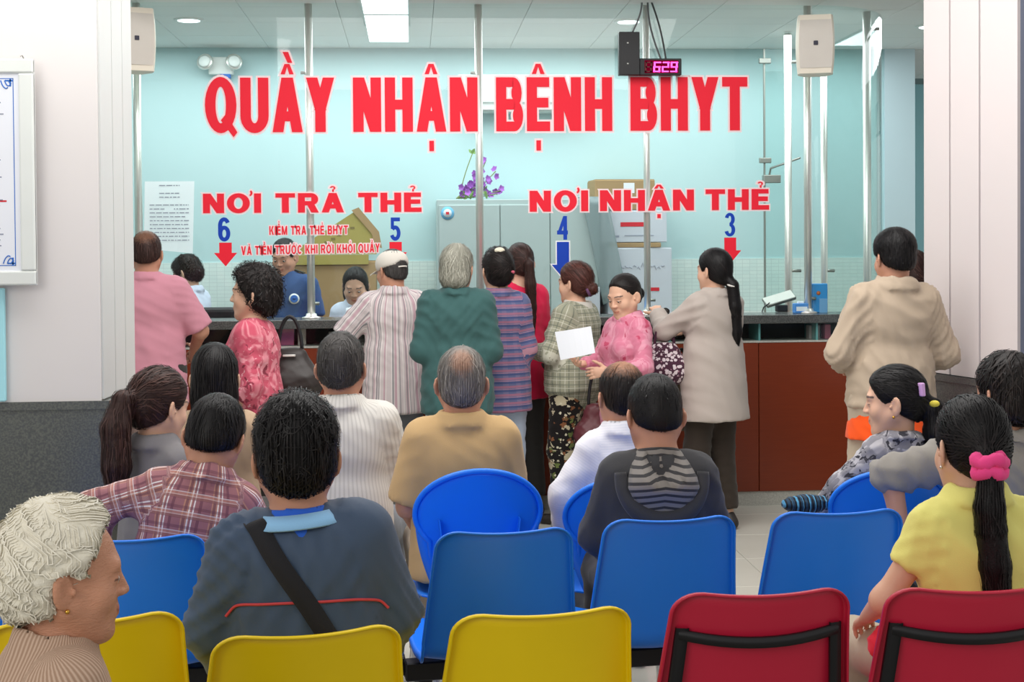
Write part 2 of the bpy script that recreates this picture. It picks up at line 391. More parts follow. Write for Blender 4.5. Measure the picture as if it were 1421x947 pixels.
for k in range(5):
    x = XC0+.1+k*(XD1-XC0-.2)/4
    MB().box((x-.02, .31, 0), (x+.02, .58, .72)).build('desk_support', MT['wood'], ct)
# papers and goods behind the slot glass
random.seed(5)
for (px, w, h, c, lab) in ((398, .09, .10, '#c56079', 'pink folder standing inside the counter slot behind the walking woman'), (419, .05, .10, '#c9bfb6', 'beige envelope upright inside the counter slot'), (470, .12, .08, '#b9aaa2', 'stack of pale forms inside the counter slot at window six'), (741, .05, .08, '#b9b6aa', 'clear jar inside the counter slot behind the plaid jacket woman'), (1128, .07, .085, '#b5a9a6', 'grey tape roll box at the right end of the counter slot'), (1146, .04, .09, '#b86475', 'pink card at the far right end of the counter slot')):
    p = on_y(px, 470, YC+.15)
    tag(MB().box((-w/2, -.03, 0), (w/2, .03, h), .004, 2).build('folder' if 'folder' in lab else 'form_stack' if 'forms' in lab else 'jar' if 'jar' in lab else 'envelope' if 'envelope' in lab else 'card' if 'card' in lab else 'tape_box', plain('slot_item', c, .6, .3), None, (p.x, p.y, zW+.012), (0, 0, random.uniform(-.2, .2))), lab, 'stationery')
# ------------------------------------------------------------------ glass screen and steel posts
px_poles = (427, 662, 896, 1119)
xp = [on_y(px+(4 if k < 2 else 2), 330, YG+.045).x for k, px in enumerate(px_poles)]
zB = zT+.02
edges = [XC0]+xp
xcurve = xp[-1]
for k, (a, b) in enumerate(zip(edges, edges[1:])):
    w = structure('window_%d' % (k+1), MB().box((a+.012, YG-.004, zB), (b-.012, YG+.004, ZC)), MT['glass'])
pl = ['shiny steel post on the counter left of the words, behind counter five heading', 'shiny steel post on the counter between the two halves of the red heading', 'shiny steel post carrying the number display and its cables', 'shiny steel post carrying the white loudspeaker near the curved glass']
def post(x, y, z0, z1, r, lab, clamps=()):
    o = thing('steel_post', lab, 'post', (x, y, z0), 0, 'steel posts of the glass screen')
    MB().tube([(0, 0, 0), (0, 0, z1-z0)], r, 16).build('pole', MT['steel'], o)
    MB().lathe([(r*2.4, 0), (r*2.4, .008), (r*1.5, .014), (r*1.3, .03), (r, .03)], 20).build('base_flange', MT['steel'], o)
    for (zc, dx) in clamps:
        MB().tube([(0, 0, zc-z0), (dx, 0, zc-z0)], r*.42, 8).build('glass_clamp', MT['steel_dull'], o)
    return o
for k, x in enumerate(xp):
    post(x, YG+.045, zT, ZC+.0, .024 if k != 2 else .021, pl[k], [(on_y(620, 420, YG).z, .05), (on_y(620, 100, YG).z, -.05)])
pz = on_y(1093, 47, 9.9)
post(pz.x, 9.9, 0.001, pz.z, .027, 'thick steel post behind the screen left of the white loudspeaker', [(on_y(1100, 86, 9.9).z, .09), (on_y(1100, 376, 9.9).z, .09)])
pz = on_y(1143, 100, 9.35); post(pz.x, 9.35, 0.001, ZC, .023, 'steel post behind the screen just right of the loudspeaker', [(on_y(1143, 376, 9.35).z, .07)])
pz = on_y(1203, 100, 9.05); post(pz.x, 9.05, 0.001, ZC, .026, 'rightmost steel post in front of the curved glass edge', [(on_y(1203, 40, 9.05).z, .08)])
pz = on_y(189, 200, YG); post(pz.x, YG+.045, zT, ZC, .024, 'steel post beside the left pillar below the left loudspeaker')
# curved pane turning the corner of the screen
xr = on_y(1225, 200, YG+.5).x; R_ = xr-xcurve-.02
mb = MB(); arc = []
for a in range(0, 91, 5):
    t_ = math.radians(a); arc.append((xcurve+.02+R_*math.sin(t_), YG+R_*(1-math.cos(t_))))
mb.grid([[(x, y, z) for x, y in arc] for z in (.95, ZC)])
o = structure('window_5', mb, MT['glass_green']); md = o.modifiers.new('thick', 'SOLIDIFY'); md.thickness = .008
o = structure('window_6', MB().box((xr-.006, YG+R_, .95), (xr+.006, YB-.05, ZC)), MT['glass_green'])
# glass door against the back wall with hinge clamps and closer
xd = on_y(1062, 200, 10.5).x
gd = tag(structure('door_1', MB().box((xd, 10.5, .02), (on_y(1092, 200, 10.5).x, 10.51, on_y(1062, 68, 10.5).z)), MT['glass_green']), None)
MB().box((xd-.012, 10.495, .02), (xd, 10.515, on_y(1062, 68, 10.5).z)).build('door_edge', MT['steel_dull'], gd)
for py in (85, 223):
    z = on_y(1062, py, 10.5).z
    MB().box((xd-.05, 10.47, z-.02), (xd+.04, 10.5, z+.02), .005, 2).build('hinge_clamp', MT['steel_dull'], gd)
z = on_y(1062, 249, 10.5).z
MB().box((xd-.03, 10.43, z-.03), (xd+.1, 10.49, z+.03), .005, 2).build('door_closer', MT['steel_dull'], gd)
MB().tube([(xd+.02, 10.46, z+.03), (xd+.03, 10.46, z+.08), (on_y(1110, 226, 10.2).x, 10.2, z+.14)], .008, 8).build('closer_arm', MT['steel_dull'], gd)
# ------------------------------------------------------------------ vinyl lettering
def ring(cx, cy, rx, ry, tx, ty, a0, a1, n=14):
    out = []
    for k in range(n):
        a, b = [math.radians(a0+(a1-a0)*(k+q)/n) for q in (0, 1)]
        out.append([(cx+rx*math.cos(a), cy+ry*math.sin(a)), (cx+rx*math.cos(b), cy+ry*math.sin(b)), (cx+(rx-tx)*math.cos(b), cy+(ry-ty)*math.sin(b)), (cx+(rx-tx)*math.cos(a), cy+(ry-ty)*math.sin(a))])
    return out
def rc_(x0, y0, x1, y1): return [(x0, y0), (x1, y0), (x1, y1), (x0, y1)]
def par(x0, y0, x1, y1, w): return [(x0, y0), (x0+w, y0), (x1+w, y1), (x1, y1)]
def glyph(ch, W, t, b):                     # convex pieces on a W x 1 box; t stem, b bar
    if ch == 'I': return [rc_(0, 0, W, 1)]
    if ch == 'N': return [rc_(0, 0, t, 1), rc_(W-t, 0, W, 1), par(W-t*1.08, 0, 0, 1, t*1.08)]
    if ch == 'H': return [rc_(0, 0, t, 1), rc_(W-t, 0, W, 1), rc_(t, .5-b/2, W-t, .5+b/2)]
    if ch == 'T': return [rc_(0, 1-b, W, 1), rc_(W/2-t/2, 0, W/2+t/2, 1-b)]
    if ch == 'E': return [rc_(0, 0, t, 1), rc_(t, 0, W, b), rc_(t, .5-b/2+.03, W*.93, .5+b/2+.03), rc_(t, 1-b, W*.97, 1)]
    if ch == 'A': return [par(0, 0, W/2-t*.55, 1, t*1.02), par(W-t*1.02, 0, W/2-t*.47, 1, t*1.02), rc_(W*.24, .2, W*.76, .2+b)]
    if ch == 'V': return [par(W/2-t*.55, 0, 0, 1, t*1.05), par(W/2-t*.5, 0, W-t*1.05, 1, t*1.05)]
    if ch == 'Y': return [rc_(W/2-t/2, 0, W/2+t/2, .45), par(W/2-t*.5, .40, 0, 1, t*1.08), par(W/2-t*.58, .40, W-t*1.08, 1, t*1.08)]
    if ch == 'K': return [rc_(0, 0, t, 1), par(t*.95, .38, W-t*1.2, 1, t*1.1), par(W-t*1.15, 0, t*1.25, .58, t*1.1)]
    if ch == 'M': return [rc_(0, 0, t, 1), rc_(W-t, 0, W, 1), par(W/2-t*.5, 0, t*.2, 1, t*.9), par(W/2-t*.4, 0, W-t*1.1, 1, t*.9)]
    if ch == 'U':
        r = .3; return [rc_(0, r, t, 1), rc_(W-t, r, W, 1)]+ring(W/2, r, W/2, r+.015, t, b, 180, 360)
    if ch in 'OQ':
        g = ring(W/2, .5, W/2, .515, t, b, 0, 360, 28)
        if ch == 'Q': g.append([(W*.5, .22), (W*.5+t*.5, .34), (W*1.02, -.0), (W*.9, -.09)])
        return g
    if ch == 'C': return ring(W/2, .5, W/2, .515, t, b, 42, 318, 24)
    if ch in 'BRP':
        hx = W*.5; g = [rc_(0, 0, t, 1)]
        def bowl(y0, y1, w):
            r = (y1-y0)/2; cx = w-min(r*.95, w*.5); return [rc_(t, y1-b, cx, y1), rc_(t, y0, cx, y0+b)]+ring(cx, y0+r, w-cx, r, t, b, -90, 90, 12)
        if ch == 'B': return g+bowl(.5-b*.45, 1, W*.95)+bowl(0, .5+b*.45, W)
        g += bowl(.5-b*.6, 1, W*.97)
        if ch == 'R': g += [par(W-t*1.1, 0, W*.52-t*.4, .5, t*1.08)]
        return g
    if ch == '1': return [rc_(W/2-t/2, 0, W/2+t/2, 1)]
    if ch == '3': return ring(W/2, .735, W/2*.94, .28, t, b*.8, -95, 165, 16)+ring(W/2, .275, W/2, .29, t, b*.8, -165, 95, 16)
    if ch == '4': return [rc_(W*.58, 0, W*.58+t, 1), rc_(0, .22, W, .22+b), par(0, .24, W*.58, 1, t*.9)]
    if ch == '5': return [rc_(W*.12, 1-b, W*.95, 1), rc_(W*.1, .5, W*.1+t*.85, 1)]+ring(W/2, .32, W/2, .335, t, b, -160, 140, 18)
    if ch == '6': return ring(W/2, .32, W/2, .335, t, b, 0, 360, 24)+[rc_(0, .32, t, .66)]+ring(W/2, .66, W/2, .345, t, b, 25, 180, 12)
    return []
def marks(seq, W, t, b):
    out = []; y = 1.06
    for m in seq:
        if m == '\u0302':
            out += [[(W*.5-.21, y), (W*.5-.07, y), (W*.5+.03, y+.19), (W*.5-.08, y+.19)], [(W*.5+.21, y), (W*.5+.08, y+.19), (W*.5-.03, y+.19), (W*.5+.07, y)]]; y += .21
        elif m == '\u0300': out += [[(W*.5+.02, y+.0), (W*.5+.17, y+.0), (W*.5+.04, y+.2), (W*.5-.14, y+.2)]]
        elif m == '\u0301': out += [[(W*.5-.14, y), (W*.5-.0, y), (W*.5+.17, y+.19), (W*.5-.02, y+.19)]]
        elif m == '\u0309': out += ring(W*.5, y+.2, .12, .1, .07, .06, -60, 170, 10)+[rc_(W*.5-.02, y-.0, W*.5+.055, y+.13)]
        elif m == '\u0323': out += [rc_(W*.5-.075, -.36, W*.5+.075, -.17)]
        elif m == '\u031b': out += ring(W-.02, 1.02, .14, .16, .09, .08, -80, 60, 8)
    return out
def inflate(poly, o):
    c = [Vector(p) for p in poly]; n = len(c)
    A = sum(c[i].x*c[(i+1) % n].y-c[(i+1) % n].x*c[i].y for i in range(n))
    if A < 0: c = c[::-1]
    res = []
    for i in range(n):
        d0 = (c[i]-c[i-1]).normalized(); d1 = (c[(i+1) % n]-c[i]).normalized()
        n0 = Vector((d0.y, -d0.x)); n1 = Vector((d1.y, -d1.x)); m = n0+n1
        m = m/max(.45, m.dot(n0)) if m.length > 1e-6 else n0
        res.append(c[i]+m*o)
    return res
WID = {'I': .40, 'M': 1.1, 'N': .9, 'H': .9, 'E': .76, 'T': .84, 'A': .96, 'V': .94, 'Y': .9, 'K': .9, 'Q': 1.0, 'O': .98, 'U': .9, 'C': .9, 'B': .88, 'R': .9, '3': .72, '4': .74, '5': .72, '6': .72}
def letter_mesh(polys, X, Z, sx, sz, out, fm, om, y0=-.006):
    mb = MB(); mb.mi = 0
    for p in polys:
        q = [(a*sx, bb*sz) for a, bb in p]
        y0 -= .00004
        if out: mb.mi = 1; mb.poly([(v.x, y0+.003, v.y) for v in inflate(q, out)])
        mb.mi = 0; v = inflate(q, 0); mb.poly([(a.x, y0, a.y) for a in v])
    bm = mb.bm
    for f in bm.faces:
        f.normal_update()
        if f.normal.y > 0: f.normal_flip()
    me = bpy.data.meshes.new('letter'); bm.to_mesh(me); bm.free(); me.materials.append(fm); me.materials.append(om or fm)
    return me
def sign(text, px0, px1, pyb, pyt, t, b, label, fm='red_vinyl', om='pink_edge', out=.011, gap=.14, space=.55, pyb1=None, narrow=1.0):
    P0, P1 = on_y(px0, pyb, YG-.005), on_y(px1, pyb1 or pyb, YG-.005); top = on_y(px0, pyt, YG-.005)
    H = top.z-P0.z; s = unicodedata.normalize('NFD', text); items = []; cur = None
    for ch in s:
        if unicodedata.combining(ch): items[-1][1].append(ch)
        else: items.append([ch, []])
    adv = 0; pos = []
    for ch, mk in items:
        if ch == ' ': adv += space-gap; continue
        w = (t if ch == 'I' else WID[ch]*narrow); pos.append((ch, mk, adv, w)); adv += w+gap
        if '\u031b' in mk: adv += .06
    tot = adv-gap; sx = (P1.x-P0.x)/tot
    root = thing('sign_lettering', label, 'sign', (P0.x, YG-.005, P0.z), 0, 'vinyl lettering on the glass screen')
    for ch, mk, a, w in pos:
        polys = glyph(ch, w, t, b)+marks(sorted(mk, key=lambda m: {'\u0302': 0}.get(m, 1)), w, t, b)
        link('letter', letter_mesh(polys, 0, 0, sx, H, out, MT[fm], MT[om]), None, root, (a*sx, 0, (P1.z-P0.z)*a/tot))
    return root
sign('QUẦY NHẬN BỆNH BHYT', 285, 1037, 184, 108, .335, .18, 'huge red heading QUẦY NHẬN BỆNH BHYT across the glass screen', out=.012, gap=.12, space=.60, pyb1=181)
sign('NƠI TRẢ THẺ', 282, 585, 296, 269, .30, .22, 'red wide lettering NƠI TRẢ THẺ on the glass at the left', out=.009, gap=.12, space=.62, pyb1=294)
sign('NƠI NHẬN THẺ', 735, 1067, 294, 265, .30, .22, 'red wide lettering NƠI NHẬN THẺ on the glass at the right', out=.009, gap=.12, space=.5, pyb1=291)
sign('KIỂM TRA THẺ BHYT', 374, 483, 326, 314, .25, .17, 'small red line KIỂM TRA THẺ BHYT between counters six and five', out=.006, gap=.2, space=.75, pyb1=325)
sign('VÀ TIỀN TRƯỚC KHI RỜI KHỎI QUẦY', 335, 527, 354, 342, .25, .17, 'longer small red line beginning VÀ TIỀN, under the shorter one', out=.006, gap=.2, space=.7, pyb1=350)
def number(ch, px0, px1, pyb, pyt, label, arrow, acol, aout):
    P0, P1, top = on_y(px0, pyb, YG-.005), on_y(px1, pyb, YG-.005), on_y(px0, pyt, YG-.005)
    root = thing('counter_number', label, 'sign', (P0.x, YG-.005, P0.z), 0, 'blue counter numbers with arrows')
    link('digit', letter_mesh(glyph(ch, .72, .25, .17), 0, 0, (P1.x-P0.x)/.72, top.z-P0.z, 0, MT['blue_vinyl'], None), None, root)
    ax, ay0, ay1 = arrow; A0 = on_y(ax, ay0, YG-.005); A1 = on_y(ax, ay1, YG-.005); L = A0.z-A1.z; w = .038; hl = .083
    polys = [rc_(-w, -L+hl, w, -.004), [(-w*1.85, -L+hl), (0, -L), (w*1.85, -L+hl)]]
    link('arrow', letter_mesh(polys, 0, 0, 1, 1, aout, MT[acol], MT['white_vinyl']), None, root, (A0.x-P0.x, 0, A0.z-P0.z))
number('6', 303, 320, 335, 302, 'blue figure 6 above a red down arrow on the glass', (313, 336, 370), 'red_vinyl', .0)
number('5', 541, 556, 334, 302, 'blue figure 5 with red arrow above the white cap', (549, 335, 369), 'red_vinyl', .0)
number('4', 773, 788, 333, 300, 'blue figure 4 above a blue arrow with white edge', (781, 335, 386), 'blue_vinyl', .008)
number('3', 1005, 1020, 328, 296, 'blue figure 3 above a red arrow over the long black ponytail', (1013, 329, 366), 'red_vinyl', .0)
# ------------------------------------------------------------------ things fixed to the screen, wall and ceiling
def notice(px0, py0, px1, py1, lab):
    a, b = on_y(px0, py0, YG+.02), on_y(px1, py1, YG+.02); w, h = b.x-a.x, a.z-b.z
    o = thing('paper_notice', lab, 'paper', (a.x, YG+.012, b.z))
    mb = MB(); P = []
    for i in range(9):
        row = []
        for j in range(7):
            u, v = j/6, i/8
            row.append((u*w*(1+.02*v)-.01*(1-v), .004*math.sin(3*u+2*v), v*h-.015*u*(1-v)*2))
        P.append(row)
    mb.grid(P); mb.build('sheet', MT['thin_paper'], o)
    r_ = random.Random(2); mb = MB()
    for k in range(15):
        z = h*(.93-k*.058); x = w*(.1 if k > 3 else .3); e = w*(.9 if k > 3 else .72)
        if k in (1, 4): continue
        while x < e:
            q = .008+r_.random()*.03
            mb.box((x, -.009, z), (min(x+q, e), -.008, z+.006)); x += q+.006+(.05 if 5 < k < 10 and r_.random() < .3 else 0)
    mb.build('printed_line', MT['ink_grey'], o)['kind'] = 'stuff'
    return o
notice(201, 252, 270, 345, 'white printed notice sheet taped inside the glass beside the left pillar')
def speaker(px, py, w, h, d, y, lab, rz):
    p = on_y(px, py, y)
    o = thing('loudspeaker', lab, 'speaker', (p.x, y, p.z-h/2), rz, 'white wall loudspeakers')
    mb = MB(); pr = []
    for k in range(13):
        v = k/12; ww = w/2*(1-.10*abs(2*v-1)**2); pr.append([(-ww, 0, v*h), (-ww*.98, -d*.35, v*h), (-ww*.86, -d*.5-.02*(1-(2*v-1)**2), v*h), (ww*.86, -d*.5-.02*(1-(2*v-1)**2), v*h), (ww*.98, -d*.35, v*h), (ww, 0, v*h), (ww*.6, d*.5, v*h), (-ww*.6, d*.5, v*h)])
    mb.grid(pr, False, True); mb.poly(pr[0][::-1]); mb.poly(pr[-1]); mb.build('cabinet', MT['cream_plastic'], o)
    g = MB(); P = []
    for k in range(13):
        v = .09+.82*k/12; ww = w/2*.84*(1-.10*abs(2*v-1)**2); P.append([(x*ww, -d*.5-.02*(1-(2*v-1)**2)-.006+.004*abs(x), v*h) for x in (-1, -.5, 0, .5, 1)])
    g.grid(P); g.build('grille', MT['mesh_grey'], o)
    MB().box((-.013, -d*.5-.034, h*.47), (.013, -d*.5-.026, h*.47+.026), .002, 1, ).build('badge', MT['ink_dark'], o)
    MB().tube([(0, d*.4, h*.5), (0, d*.5+.05, h*.5)], .02, 10).build('bracket', MT['steel_dull'], o)
    return o
speaker(1131, 64, .235, .355, .2, YG-.19, 'white loudspeaker with grey grille on the steel post at the right', math.radians(-14))
speaker(184, 57, .25, .37, .2, YG-.19, 'cream loudspeaker half hidden behind the left pillar', math.radians(22))
# number display: black box with two fixings, LED window, cables
y = YG-.10; a, b = on_y(859, 44, y), on_y(888, 104, y); c = on_y(946, 81, y)
nd = thing('number_display', 'black L-shaped queue display showing red 629', 'display', (a.x, y, b.z))
w1, h1 = b.x-a.x, a.z-b.z; w2, h2 = c.x-a.x, c.z-b.z
MB().box((0, 0, 0), (w1, .06, h1), .003, 1).build('upright_box', MT['black_plastic'], nd)
MB().box((w1+.001, .004, 0), (w2, .06, h2), .003, 1).build('display_box', MT['black_plastic'], nd)
for zz in (.26, .74): MB().lathe([(.006, -.004), (.006, .004)], 10, (w1*.42, 0, h1*zz)).build('screw', MT['steel'], nd)
x0 = w1+.03; MB().box((x0, .001, .012), (w2-.02, .005, h2-.012)).build('led_window', MT['led_glow'], nd)
dw = (w2-.02-x0)/4; SEG = {'6': 'acdefg', '2': 'abged', '9': 'abcdfg', '8': 'abcdefg'}
for k, ch in enumerate('8629'):
    dx = x0+.006+k*dw; ww, hh, s_ = dw*.62, h2*.54, .0065; z0 = h2*.21
    S = {'a': ((0, hh), (ww, hh)), 'g': ((0, hh/2), (ww, hh/2)), 'd': ((0, 0), (ww, 0)), 'f': ((0, hh/2), (0, hh)), 'b': ((ww, hh/2), (ww, hh)), 'e': ((0, 0), (0, hh/2)), 'c': ((ww, 0), (ww, hh/2))}
    mb = MB()
    for q in SEG[ch]:
        (xa, za), (xb, zb) = S[q]; sk = .12
        mb.box((min(xa, xb)+dx+za*sk-s_*.8, -.001, min(za, zb)+z0-s_*.6), (max(xa, xb)+dx+zb*sk*1.0+s_*.8 if xa != xb else xa+dx+za*sk+s_*.8, .001, max(za, zb)+z0+s_*.6))
    mb.build('led_digit', MT['led_seg'] if k else MT['led_off'], nd)
for k, (p0, p1) in enumerate((((895, -20), (924, 82)), ((899, -20), (917, 82)), ((889, -20), (877, 46)))):
    A = on_y(*p0, YG-.06); B = on_y(*p1, YG-.06)
    pts = [A+(B-A)*s+Vector((.03*math.sin(s*math.pi)*(1 if k else -.6)*(-1 if k == 2 else 1)*-1, 0, 0)) for s in [i/10 for i in range(11)]]
    tag(MB().tube(pts, .006, 6).build('cable', plain('dark_cable', ['#3a3c3e', '#55585a', '#6d7072'][k], .5)), ['black cable curving down to the right end of the number display', 'grey cable dropping beside the display post', 'thin grey cable left of the display post above the upright box'][k], 'cable')
# air conditioner, emergency lamp
a, b = on_y(636, 103, YB-.2), on_y(820, 154, YB-.2); w, h = b.x-a.x, a.z-b.z
ac = thing('air_conditioner', 'white split air conditioner high on the aqua wall behind the red heading', 'air conditioner', (a.x, YB-.2, b.z))
mb = MB(); pr = []
for x in (0, w): pr.append([(x, .2, 0), (x, .03, 0), (x, -.01, h*.22), (x, -.012, h*.9), (x, .02, h), (x, .2, h)])
mb.grid(pr, False, True); mb.poly(pr[0][::-1]); mb.poly(pr[1]); mb.build('casing', MT['white_plastic'], ac)
MB().box((.01, -.018, h*.23), (w-.01, -.012, h*.98), .003, 1).build('front_panel', plain('offwhite_panel', '#d5dcda', .4, .4), ac)
MB().box((.03, -.002, h*.03), (w-.03, .012, h*.2), .002, 1, ).build('louver', MT['grey_white'], ac)
p = on_y(306, 92, YB-.08)
el = thing('emergency_light', 'white twin-spot emergency light on the aqua wall above the letter Q', 'light', (p.x, YB, p.z))
MB().box((-.09, -.08, -.06), (.09, -.0, .07), .01, 2).build('battery_box', MT['white_plastic'], el)
MB().box((.0, -.085, -.085), (.07, -.03, -.058)).build('indicator_panel', MT['ink_blue'], el)
for sx in (-1, 1):
    h_ = MB().lathe([(.02, -.02), (.05, .0), (.062, .035), (.055, .045), (.0, .05)], 20).build('lamp_head', MT['steel'], el, (sx*.10, -.10, .02), (math.radians(80), 0, sx*.2))
    MB().lathe([(.05, .044), (.035, .056), (.0, .06)], 20).build('lens', MT['white_plastic'], h_)
# ------------------------------------------------------------------ office furniture behind the screen
yk = YB-.5; a = on_y(606, 277, yk); b = on_y(832, 277, yk); w = b.x-a.x
cb = thing('filing_cabinet', 'tall grey metal filing cabinet with round blue sticker', 'cabinet', (a.x, yk, 0))
hk = a.z
MB().box((0, .02, 0), (w, .45, hk), .006, 2).build('body', MT['cabinet'], cb)
dws = (on_y(694, 300, yk).x-a.x)
xs = [.012, dws, dws+(w-dws)*.5, w-.012]
for k in range(3):
    d = MB().box((xs[k]+.003, 0, .08), (xs[k+1]-.003, .022, hk-.04), .004, 1).build('door', MT['cabinet'], cb)
    MB().box((xs[k+1]-.05, -.015, .95), (xs[k+1]-.035, .0, 1.08), .003, 1).build('handle', MT['steel'], d)
p = on_y(621, 296, yk-.003)
mb = MB(); mb.lathe([(.0, 0), (.048, 0), (.048, .002)], 24); st = mb.build('sticker', plain('sky_blue_sticker', '#6fb4dc', .6), cb, (p.x-a.x, -.001, p.z), (math.pi/2, 0, 0))
mb = MB(); mb.lathe([(.0, 0), (.030, 0), (.030, .0026)], 24).build('sticker_centre', plain('pale_sticker', '#dbe4ec', .6), st)
MB().box((-.012, -.01, .0027), (.012, .01, .003)).build('sticker_emblem', MT['ink_red'], st)
# flowers lying on the cabinet
fl_ = thing('flower_spray', 'spray of purple artificial orchids lying on the grey cabinet', 'flowers', (on_y(665, 275, yk+.15).x, yk+.15, hk))
r_ = random.Random(11); mb = MB()
stems = []
for k, (dx, dz, dy) in enumerate(((.05, .28, .0), (.14, .20, .03), (.20, .06, -.02), (-.04, .33, .02), (.02, .12, -.05), (-.10, .10, .0), (.12, .03, -.05))):
    pts = [Vector((-.15+(.15+dx)*s+.02*math.sin(3*s+k), dy*s, .012+dz*s**1.3)) for s in [i/8 for i in range(9)]]; stems.append(pts); mb.tube(pts, .004, 6)
mb.build('stem', plain('green_stem', '#7a8a4a', .6), fl_)
mb = MB()
def petal(mb, c, u, v, l, wd):
    P = []
    for i in range(5):
        s = i/4; ww = wd*math.sin(math.pi*min(.97, s*.85+.12)); P.append([c+u*(l*s)+v*(ww*q)+u.cross(v)*(.25*ww*abs(q)+.2*l*s*s) for q in (-1, 0, 1)])
    mb.grid(P)
for pts in stems[:3]+stems[4:6]:
    for k in range(9):
        s = .45+.55*k/8; p = pts[min(8, int(s*8))]+Vector((r_.uniform(-.03, .03), r_.uniform(-.04, .03), r_.uniform(-.02, .03)))
        ax = Vector((r_.uniform(-1, 1), -1, r_.uniform(-.4, .8))).normalized(); q = ax.orthogonal().normalized(); q2 = ax.cross(q)
        for m in range(5):
            a_ = m*2*math.pi/5+k; u = (q*math.cos(a_)+q2*math.sin(a_)+ax*.3).normalized(); petal(mb, p, u, ax.cross(u).normalized(), .03, .014)
mb.build('blossoms', plain('purple_petals', '#a566c0', .6, .2, var=.35, vs=30), fl_)['kind'] = 'stuff'
for k in range(11):
    mb = MB(); p = Vector((r_.uniform(-.12, .1), r_.uniform(-.08, .0), r_.uniform(.0, .05))) if k < 8 else stems[3][8]
    u = Vector((r_.uniform(-1, 1), r_.uniform(-.5, .2), r_.uniform(.0, .9))).normalized(); petal(mb, p, u, u.orthogonal().normalized(), .07 if k < 8 else .04, .016)
    mb.build('leaf', plain('green_leaf', '#6d8f4c', .5) if k == 0 else bpy.data.materials['green_leaf'], fl_)
# cartons
def carton(name, px0, py0, px1, py1, y, d, m, lab, rz=0, tape=True, group=None, z0=None):
    a, b = on_y(px0, py0, y), on_y(px1, py1, y); w, h = b.x-a.x, a.z-(b.z if z0 is None else z0)
    o = thing(name, lab, 'box', ((a.x+b.x)/2, y+d/2, b.z if z0 is None else z0), rz, group)
    MB().box((-w/2, -d/2, 0), (w/2, d/2, h), .004, 1).build('carton_body', m, o)
    MB().box((-w/2+.004, -d/2+.004, h-.001), (w/2-.004, -.003, h+.005)).build('flap', m, o); MB().box((-w/2+.004, .003, h-.001), (w/2-.004, d/2-.004, h+.006)).build('flap', m, o)
    if tape: MB().box((-.03, -d/2-.001, h*.8), (.03, -d/2+.001, h)).build('tape', MT['tape'], o)
    return o, w, h, d
G = 'stacked cartons by the office wall'; yq = YB-.42
zb3 = on_y(870, 440, yq).z
s0 = .001
o, w, h, d = carton('carton', 842, 345, 932, 440, yq, .35, MT['card_white'], 'white carton with handwriting at the foot of the stack', .03, False, G, .001)
mb = MB(); r_ = random.Random(9); x = -w*.36
zz = on_y(880, 372, yq).z-.001
while x < w*.36:
    mb.tube([(x, -d/2-.002, zz+r_.uniform(-.01, .02)), (x+.012, -d/2-.002, zz+r_.uniform(.0, .04)), (x+.024, -d/2-.002, zz+r_.uniform(-.02, .02))], .0025, 5); x += .03
mb.build('handwriting', MT['ink_grey'], o)
MB().box((w*.12, -d/2-.003, zz-.17), (w*.3, -d/2-.001, zz-.145)).build('red_print', MT['ink_red'], o)
top = h+.007
o, w, h, d = carton('carton', 846, 338, 918, 346, yq, .32, MT['card'], 'thin brown carton squeezed between the two white cartons', -.02, True, G, top)
top = o.location.z+h+.007
o, w, h, d = carton('carton', 834, 293, 926, 340, yq, .34, MT['card_white'], 'white carton with red label bar in the middle of the stack', -.02, False, G, top)
MB().box((-w*.2, -d/2-.002, h*.50), (w*.16, -d/2, h*.64)).build('red_label', MT['ink_red'], o)
MB().box((-w*.34, -d/2-.002, h*.16), (-w*.22, -d/2, h*.22)).box((-w*.14, -d/2-.002, h*.2), (w*.3, -d/2, h*.23)).build('blue_print', MT['ink_grey'], o)
top = o.location.z+h+.007
o, w, h, d = carton('carton', 824, 250, 908, 296, yq, .34, MT['card'], 'plain brown carton on top of the stack by the wall', .04, False, G, top)
MB().box((-.01, -d/2-.002, h*.56), (.07, -d/2, h*.9)).build('paper_label', MT['paper'], o)
# brown cartons behind the guard
yq = YB-.5
o, w, h, d = carton('carton', 402, 364, 522, 440, yq, .4, MT['card'], 'large brown carton behind the guard and the clerk', 0, False, 'cartons behind the clerks', .001)
MB().box((-w/2-.012, -d/2-.02, h-.02), (w/2-.05, -d/2+.02, h+.05)).build('torn_edge', MT['card_olive'], o)
p0 = o.location.z+h+.052
ob = thing('open_carton', 'olive brown open carton with a raised flap tilted on the big carton', 'box', (on_y(468, 360, yq).x, yq+.2, p0), 0, 'cartons behind the clerks')
mb = MB()
A = on_y(408, 346, yq); zz = lambda py: on_y(470, py, yq).z-p0; xx = lambda px: on_y(px, 340, yq).x-ob.location.x
mb.prism([(xx(408), 0), (xx(408), zz(348)), (xx(420), zz(340)), (xx(495), zz(292)), (xx(520), zz(325)), (xx(526), zz(345)), (xx(522), 0)], -.17, -.15)
mb.build('raised_flap', MT['card_olive'], ob)
MB().box((xx(412), -.148, 0), (xx(520), .17, max(.02, zz(342))), .003, 1).build('carton_body', MT['card'], ob)
MB().prism([(xx(488), zz(292)), (xx(498), zz(288)), (xx(526), zz(322)), (xx(530), zz(345)), (xx(520), zz(342)), (xx(516), zz(325))], -.18, -.171).build('bent_flap', MT['card'], ob)
mb = MB()
for k in range(5): mb.box((xx(450+k*9), -.172, zz(338-k*5)), (xx(456+k*9), -.170, zz(335-k*5)))
mb.build('stencil_print', plain('faded_stencil', '#7f7040', .8), ob)
